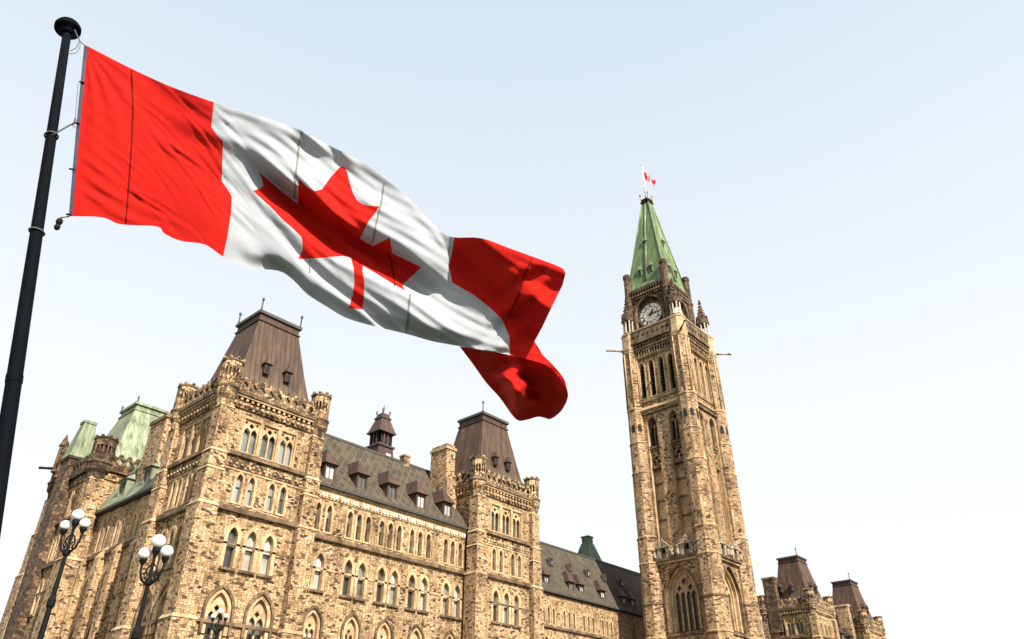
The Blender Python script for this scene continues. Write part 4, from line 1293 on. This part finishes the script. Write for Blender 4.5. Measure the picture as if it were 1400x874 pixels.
LEAF = z6((320, 285), (345, 312), (375, 328), (400, 322), (430, 280), (462, 245), (476, 246), (486, 262), (495, 300), (506, 335), (520, 360), (538, 372), (555, 378), (597, 380),
          (578, 408), (560, 430), (530, 490), (552, 505), (575, 515), (605, 500), (632, 488), (636, 515), (640, 540), (690, 565), (740, 588), (705, 620), (680, 642), (676, 655), (684, 668),
          (640, 643), (590, 612), (540, 583), (538, 600), (545, 640), (543, 690), (538, 732), (515, 730), (492, 728), (505, 680), (511, 640), (508, 590), (498, 555),
          (470, 550), (440, 552), (380, 558), (318, 560), (334, 530), (333, 505), (330, 485), (300, 455), (270, 430), (220, 378), (165, 328), (185, 320), (200, 312), (196, 290), (183, 262), (240, 310), (280, 342), (318, 372))

def sm(a, b, x):
    t = min(1, max(0, (x - a) / (b - a))); return t * t * (3 - 2 * t)
def interp_y(poly, x):
    for (xa, ya), (xb, yb) in zip(poly, poly[1:]):
        if xa <= x <= xb and xb > xa: return ya + (yb - ya) * (x - xa) / (xb - xa)
    return poly[0][1] if x < poly[0][0] else poly[-1][1]
RIDGE = [(200, 112), (310, 205), (360, 246), (412, 288), (460, 326), (504, 346), (540, 364), (585, 392), (640, 420), (700, 455)]
MPX = 0.0088
def hseg(q, pts):
    for (a, ha), (b, hb) in zip(pts, pts[1:]):
        if a <= q <= b:
            t = (q - a) / (b - a); t = t * t * (3 - 2 * t); return ha + (hb - ha) * t
    return pts[0][1] if q < pts[0][0] else pts[-1][1]
random.seed(3)
WR = [(random.uniform(.6, 1.0), random.uniform(0, 6.28), lam, random.uniform(-.18, .18), random.uniform(0, 6.28), random.uniform(70, 160)) for lam in (13, 17, 22, 29, 38, 52)]
CREASE = []
for n_, x0_, x1_, y0_, y1_, a0_, a1_, l0_, l1_ in ((16, 120, 230, 80, 190, 28, 46, 50, 120), (15, 110, 240, 180, 290, 24, 42, 35, 90), (14, 225, 300, 130, 300, 30, 50, 40, 110),
                                    (16, 310, 420, 165, 340, 26, 44, 50, 130), (14, 420, 600, 210, 300, 32, 50, 50, 120), (16, 400, 600, 360, 440, 15, 36, 40, 100), (12, 560, 690, 330, 460, 18, 40, 40, 90),
                                    (12, 640, 760, 345, 440, 40, 120, 20, 50)):
    for _ in range(n_):
        an_ = R(random.uniform(a0_, a1_))
        CREASE.append((random.uniform(x0_, x1_), random.uniform(y0_, y1_), math.cos(an_), math.sin(an_), random.uniform(l0_, l1_) * 1.5, random.uniform(2.0, 4.2), random.choice((-1, 1)) * random.uniform(.010, .022) * (1.0 if x1_ < 320 else .5)))
def depth(x, y):
    """how far the cloth stands out of its plane, towards the viewer (m)"""
    a = .87 * x + .49 * y; q0 = .49 * x - .87 * y
    d = -.075 * math.sin((a - 150) / 300 * 6.28 + .006 * q0) * sm(100, 300, x)
    # pleat through the leaf
    ry = interp_y(RIDGE, x); q = (ry - y) * .87
    env = sm(318, 395, x) * (1 - sm(560, 640, x))
    d += env * hseg(q, [(-95, 0), (-30, .10), (-3, -.14), (2, -.165), (31, .225), (120, 0)])
    # folds leading out of the pleat
    env2 = sm(150, 300, x) * (1 - sm(330, 440, x))
    d += env2 * .055 * math.sin(q / 24.0) * math.exp(-(q / 90) ** 2)
    # upper edge rolls forward so its underside is in shade
    ty = interp_y(TOP, x); dt = y - ty
    d += .11 * (1 - sm(0, 26, dt)) * sm(330, 420, x) * (1 - .3 * sm(590, 620, x))
    d += .05 * math.sin(dt / 15.0 + x * .02) * (1 - sm(20, 90, dt)) * sm(360, 420, x) * (1 - sm(590, 640, x))
    # lower edge curls back
    by = interp_y(BOT[::-1], x); db = by - y
    d -= .10 * (1 - sm(0, 22, db)) * sm(310, 380, x) * (1 - sm(640, 690, x))
    d += .035 * math.sin(db / 10.0 + x * .03) * (1 - sm(12, 60, db)) * sm(310, 360, x) * (1 - sm(600, 680, x))
    # fly end: leans out over the viewer
    r = (x - 655) * .72 - (y - 392) * .69
    d += .40 * sm(2, 50, r) * sm(590, 640, x)
    # second panel of the fly turns back again, rumpled along the seam
    sx = (x - 723) * .93 + (y - 360) * .40
    d -= .07 * sm(6, 44, sx) * sm(350, 400, y)
    d += .05 * math.sin((y + .5 * x) / 7.5) * sm(-30, 4, sx) * (1 - sm(14, 40, sx)) * sm(352, 380, y)
    # fine drag wrinkles running along the pull of the wind
    wob = 14 * math.sin(a / 90.0) + 6 * math.sin(a / 41.0 + 1)
    for amp, ph, lam, tilt, ph2, L in WR:
        qq = q0 + wob + tilt * a
        gate = .5 + .5 * math.sin(a / L + ph2 + qq / 60.0)
        d += .00078 * lam * amp * (1.25 if lam < 25 else .6) * math.sin(6.283 * qq / lam + ph) * gate ** 2 * sm(100, 140, x)
    # sharp little creases
    for cx_, cy_, ux, uy, L, w_, am in CREASE:
        t = (x - cx_) * ux + (y - cy_) * uy
        if 0 < t < L:
            p_ = (x - cx_) * uy - (y - cy_) * ux + .0012 * t * t
            if abs(p_) < 4 * w_:
                d += am * math.sin(math.pi * t / L) * (p_ / w_) * math.exp(-(p_ / w_) ** 2)
    # taut lines fanning from the hoist corners
    for hx, hy in ((116, 62),):
        ang = math.atan2(y - hy, x - hx); rr = math.hypot(x - hx, y - hy)
        d += .0004 * rr * math.exp(-rr / 60) * math.sin(ang * 23 + math.sin(rr / 30.0))
    return d

def sheet(outline, lines, grid=2.7):
    pts = [Vector(p) for p in outline]; n = len(pts)
    edges = [(i, (i + 1) % n) for i in range(n)]
    for ln, closed in lines:
        o = len(pts); pts += [Vector(p) for p in ln]; m = len(ln)
        edges += [(o + i, o + (i + 1) % m) for i in range(m if closed else m - 1)]
    con = [tuple(p) for p in pts]
    cell = {}
    for p in con: cell.setdefault((int(p[0] // 4), int(p[1] // 4)), []).append(p)
    x0 = min(p[0] for p in outline); x1 = max(p[0] for p in outline); y0 = min(p[1] for p in outline); y1 = max(p[1] for p in outline)
    j = 0; y = y0
    while y < y1:
        x = x0 + (grid / 2 if j % 2 else 0)
        while x < x1:
            if inside(x, y, outline):
                ci, cj = int(x // 4), int(y // 4)
                if not any((x - p[0]) ** 2 + (y - p[1]) ** 2 < 4.0 for a in (-1, 0, 1) for b in (-1, 0, 1) for p in cell.get((ci + a, cj + b), ())):
                    pts.append(Vector((x, y)))
            x += grid
        y += grid * .87; j += 1
    vc, ec, fc, *_ = delaunay_2d_cdt(pts, edges, [], 0, 1e-4)
    keep = []
    for f in fc:
        c = (sum(vc[i][0] for i in f) / 3, sum(vc[i][1] for i in f) / 3)
        if inside(c[0], c[1], outline): keep.append((tuple(f), c))
    return [(p[0], p[1]) for p in vc], keep

FL = empty('flag', fp(105, 180), 'large red and white maple leaf flag flying from the black pole', 'flag')
top_d, right_d, bot_d = densify(spline(TOP), 4), densify(RIGHT, 4), densify(spline(BOT), 4)
curl_d, fold_d = densify(spline(CURL), 4), densify(spline(FOLD), 4)
outline1 = top_d + right_d + curl_d + fold_d[1:] + bot_d
band1 = densify(BAND1, 4); band2 = densify(BAND2, 4); leaf = densify(LEAF, 4, True)
v1, f1 = sheet(outline1, [(band1[1:-1], False), (band2[1:-1], False), (leaf, True)])
bp1 = band1 + [(0, 360), (0, 0), (292.4, 0)]
def is_red(c):
    if inside(c[0], c[1], leaf): return True
    if c[0] < 320 and inside(c[0], c[1], bp1): return True
    if c[0] > 600:
        return inside(c[0], c[1], band2 + [(698, 620), (900, 620), (900, 200), (621, 200)])
    return False
m = MB()
m.add([fp(x, y, depth(x, y)) for x, y in v1], [f for f, c in f1 if is_red(c)], 'flag_red', True)
k = len(m.v)
m.f += [list(f) for f, c in f1 if not is_red(c)]; nn = len(m.f) - len(m.m)
m.m += [m.mi('flag_white')] * nn; m.sm += [True] * nn
m.build('cloth', FL)

# the lower fly corner rolls under: a second layer behind the first
under = z7((350, 529), (400, 595), (450, 665), (500, 720), (560, 800), (600, 803), (640, 792), (665, 795), (690, 800), (725, 775), (745, 745), (755, 715), (752, 690))
out2 = densify(spline(under), 4) + fold_d[1:] + densify(z7((540, 562), (440, 541), (350, 529)), 4)[1:-1]
FOLDP = FOLD[::-1] + [(780, 540)]
def depth2(x, y):
    fx = min(max(x, 628), 774)
    fy = interp_y(z7((350, 520), (440, 541), (540, 562), (610, 578), (690, 610), (752, 690)), fx)
    e = max(0, y - fy)
    d0 = depth(fx, fy - 1) - .015
    xw = x + 4.5 * math.sin(y / 8.0) + 3 * math.sin(y / 3.7 + 1) - .12 * (y - 500)
    tuck = sm(676, 697, xw) * (1 - sm(706, 728, xw)) * (1 - sm(38, 78, e + 6 * math.sin(x / 6.0)))
    d = d0 + (-.021 * (1 - tuck) + .006 * tuck) * e + .004 * max(0, e - 45) - .16 * tuck
    # rumpled tucks
    d += .06 * math.sin((x - 690) / 15.0 + .5 * math.sin(y / 17)) * sm(2, 26, e)
    d += .035 * math.sin(y / 8.0 + x / 19.0) * sm(10, 50, e) + .03 * math.sin(x / 5.2 + y / 13.0) * sm(4, 30, e) * sm(700, 730, x)
    d -= .14 * (1 - sm(628, 690, x))
    return d
v2, f2 = sheet(out2, [], 2.7)
m = MB()
m.add([fp(x, y, depth2(x, y)) for x, y in v2], [f for f, c in f2], 'flag_red', True)
m.build('rolled_corner', FL)

def strip(pts, w, mat, name, lift=.012, dfun=depth):
    if name == 'seam': w *= .95
    pts = densify(pts, 3)
    s = MB(); vs = []
    for i, p in enumerate(pts):
        a = pts[max(i - 1, 0)]; b = pts[min(i + 1, len(pts) - 1)]
        L = math.hypot(b[0] - a[0], b[1] - a[1]) or 1
        nx, ny = -(b[1] - a[1]) / L * w / 2, (b[0] - a[0]) / L * w / 2
        for q in (-1, 1):
            vs.append(fp(p[0] + q * nx, p[1] + q * ny, dfun(p[0] + q * nx, p[1] + q * ny) + lift))
    s.add(vs, [(2 * i, 2 * i + 1, 2 * i + 3, 2 * i + 2) for i in range(len(pts) - 1)], mat, True)
    return s.build(name, FL)
strip([(117.5, 63), (113, 108), (108, 160), (102, 228), (96.5, 295)], 5.0, 'navy_canvas', 'hoist_band', .012)
strip([(180, 95), (182, 150), (180, 200), (176, 258), (172, 306)], 2.0, 'seam_red', 'seam')
strip(z6((330, 124), (322, 180), (312, 260), (304, 355)), 2.2, 'seam_thread', 'seam')
strip(z6((612, 300), (605, 355), (590, 420), (570, 505)), 2.0, 'seam_thread', 'seam')
strip(z6((358, 470), (360, 520), (358, 605)), 1.7, 'seam_red', 'seam') if False else None
strip(z6((358, 562), (359, 605)), 1.6, 'seam_thread', 'seam')
strip(z6((625, 540), (640, 590), (650, 650)), 1.7, 'seam_red', 'seam')
strip(z6((702, 680), (694, 750), (686, 812)), 2.6, 'seam_thread', 'seam')
strip(z7((622, 196), (600, 250), (565, 345), (530, 425)), 1.8, 'seam_red', 'seam')

# pole, cap and lines
PL = empty('flagpole', (fp(8, 600).x, fp(8, 600).y, 0), 'tall black flagpole with a mushroom cap beside the big flag', 'flagpole')
pt, pb = fp(92, 44), fp(7, 600)
foot = pb + (pb - pt) * ((pb.z + .1) / (pt.z - pb.z))
def pole_at(t): return pt + (foot - pt) * t
PL.location = foot
nseg = 8
p = MB()
rt_, rb_ = .054, .094
p.tube([pole_at(i / nseg) for i in range(nseg + 1)], [rt_ + (rb_ - rt_) * i / nseg for i in range(nseg + 1)], 'pole_paint', 24)
p.build('pole', PL)
axis = (pt - foot).normalized()
Ma = Matrix.Translation(pt) @ axis.to_track_quat('Z', 'Y').to_matrix().to_4x4()
cpm = MB(Ma)
cpm.lathe((0, 0), [(.07, -.06), (.10, -.02), (.10, .02), (.155, .03), (.17, .05), (.17, .10), (.15, .115), (.148, .145), (.13, .17), (.09, .19), (.03, .2)], 24, 'pole_paint', smooth=True)
cpm.build('finial', PL)
for t in (.62,):
    pass
def band(y):                                   # rope turns round the pole, by height
    best = min((abs(pole_at(i / 400).z - fp(40, y).z), i) for i in range(401))[1] / 400
    return best
for y, rr in ((318, .1), (186, .087)):
    t = band(y); c = pole_at(t)
    rad = rt_ + (rb_ - rt_) * t + .012
    q = Matrix.Translation(c) @ (axis + RGT * .22 * (1 if y > 200 else -.5)).normalized().to_track_quat('Z', 'Y').to_matrix().to_4x4()
    b = MB(q)
    b.tube([(rad * 1.02 * math.cos(w), rad * 1.02 * math.sin(w), 0) for w in [2 * math.pi * i / 20 for i in range(21)]], .011, 'rope', 6)
    b.build('rope_turn', PL)
c = pole_at(band(518)); b = MB(Matrix.Translation(c) @ axis.to_track_quat('Z', 'Y').to_matrix().to_4x4())
rr = rt_ + (rb_ - rt_) * band(518)
b.lathe((0, 0), [(rr + .001, -.05), (rr + .006, -.04), (rr + .006, .04), (rr + .001, .05)], 24, 'pole_paint'); b.build('pole_joint', PL)
def line(pts, r, name='halyard', mat='rope'):
    b = MB(); b.tube([fp(x, y, d) for x, y, d in pts], r, mat, 6); return b.build(name, PL)
line([(102, 40, .02), (108, 55, .02), (116, 62, 0)], .007)
line([(96, 70, .06), (104, 66, .03), (108, 58, .02), (109, 50, .02)], .006)
line([(94, 74, .06), (103, 73, .05), (108, 68, .03), (110, 60, .02), (104, 45, .02)], .005)
line([(107, 112, 0), (105, 135, .01), (103, 160, .02), (101, 175, .02)], .004)
line([(70, 186, .05), (80, 180, .05), (92, 173, .03), (104, 167, .02), (108, 170, .02)], .011)
line([(99, 172, .02), (103, 160, .02), (106, 175, .02)], .006)
line([(95, 296, 0), (88, 297, .02), (82, 298, .03)], .008)
b = MB(); c = fp(80, 306, .03)
b.ball(c + UPV * .03, .038, 'black_iron', 10, 8, 1.3); b.ball(c - UPV * .05, .034, 'black_iron', 10, 8, 1.3)
b.build('halyard_weight', PL)
for x, y in ((114, 112), (107, 168), (100, 231), (96, 293)):
    b = MB(); b.tube([fp(x - 5, y, .02), fp(x + 1, y + 1, .03)], .012, 'black_iron', 6); b.build('clip', PL)
world_children(FL); world_children(PL)
# ------------------------------------------------------------------ street lamps with white globes
def ground_z(y):
    t = min(1, max(0, (y + 36) / 18)); return 3.0 * t * t * (3 - 2 * t)
def make_lamp(label, loc, h, rz, globe, spread, drop):
    L = empty('street_lamp', loc, label, 'street lamp', 'globe lamps along the front walk', rz)
    p = MB()
    p.lathe((0, 0), [(.2, 0), (.2, .3), (.15, .36), (.12, 1.0), (.15, 1.05), (.15, 1.15), (.085, 1.3), (.065, h - 2.3), (.1, h - 2.25), (.1, h - 2.1), (.06, h - 2.0), (.05, h - 1.0),
                      (.09, h - .95), (.09, h - .85), (.045, h - .78), (.035, h - .3), (.06, h - .2), (.1, h - .12), (.1, h - .03)], 12, 'black_iron', smooth=False)
    p.build('post', L)
    def globe_at(x, y, z, r):
        g = MB(); g.ball((x, y, z + r * .93), r, 'globe_glass', 24, 16, 1.0); g.build('globe', L)
    globe_at(0, 0, h - .04, globe * 1.14)
    for s in (-1, 1):
        a = MB()
        x = s * spread
        zt = h - .04 - drop; zb = zt - .45
        a.tube([(0, 0, zb - .08), (x * .35, 0, zb - .16), (x * .75, 0, zb - .05), (x, 0, zb + .16), (x, 0, zt - .04)], [.04, .036, .034, .03, .03], 'black_iron', 8)
        a.tube([(x * .08, 0, zb + .32), (x * .4, 0, zb + .22), (x * .58, 0, zb + .06), (x * .42, 0, zb - .06), (x * .28, 0, zb + .06), (x * .42, 0, zb + .12)], .02, 'black_iron', 6)
        a.lathe((x, 0), [(.035, zt - .14), (.06, zt - .09), (.095, zt - .03), (.095, zt + .03)], 12, 'black_iron')
        a.build('lamp_arm', L)
        globe_at(x, 0, zt, globe)
    return L
def lamp_spot(px, py, D):
    d = F3 * FPX + RGT * (px - 700) - U3 * (py - 437)
    h = math.hypot(d.x, d.y)
    return CAM + d * (D / h)
for px, py, D, g, sp, dr, lab, rz in ((217, 739, 22.0, .160, .35, .27, 'black lamp post with three white globes in front of the near corner tower', YAW - R(90) - R(18)),
                                  (107, 703, 23.5, .138, .32, .24, 'leftmost black lamp post with three white globes before the shaded side wall', YAW - R(90) - R(16)),
                                  (302, 835, 43.0, .13, .32, .22, 'small distant lamp with pale globes in front of a pointed ground floor window', YAW - R(90))):
    q = lamp_spot(px, py, D)
    gz = ground_z(q.y)
    make_lamp(lab, (q.x, q.y, gz), q.z - gz - g, rz, g, sp, dr)
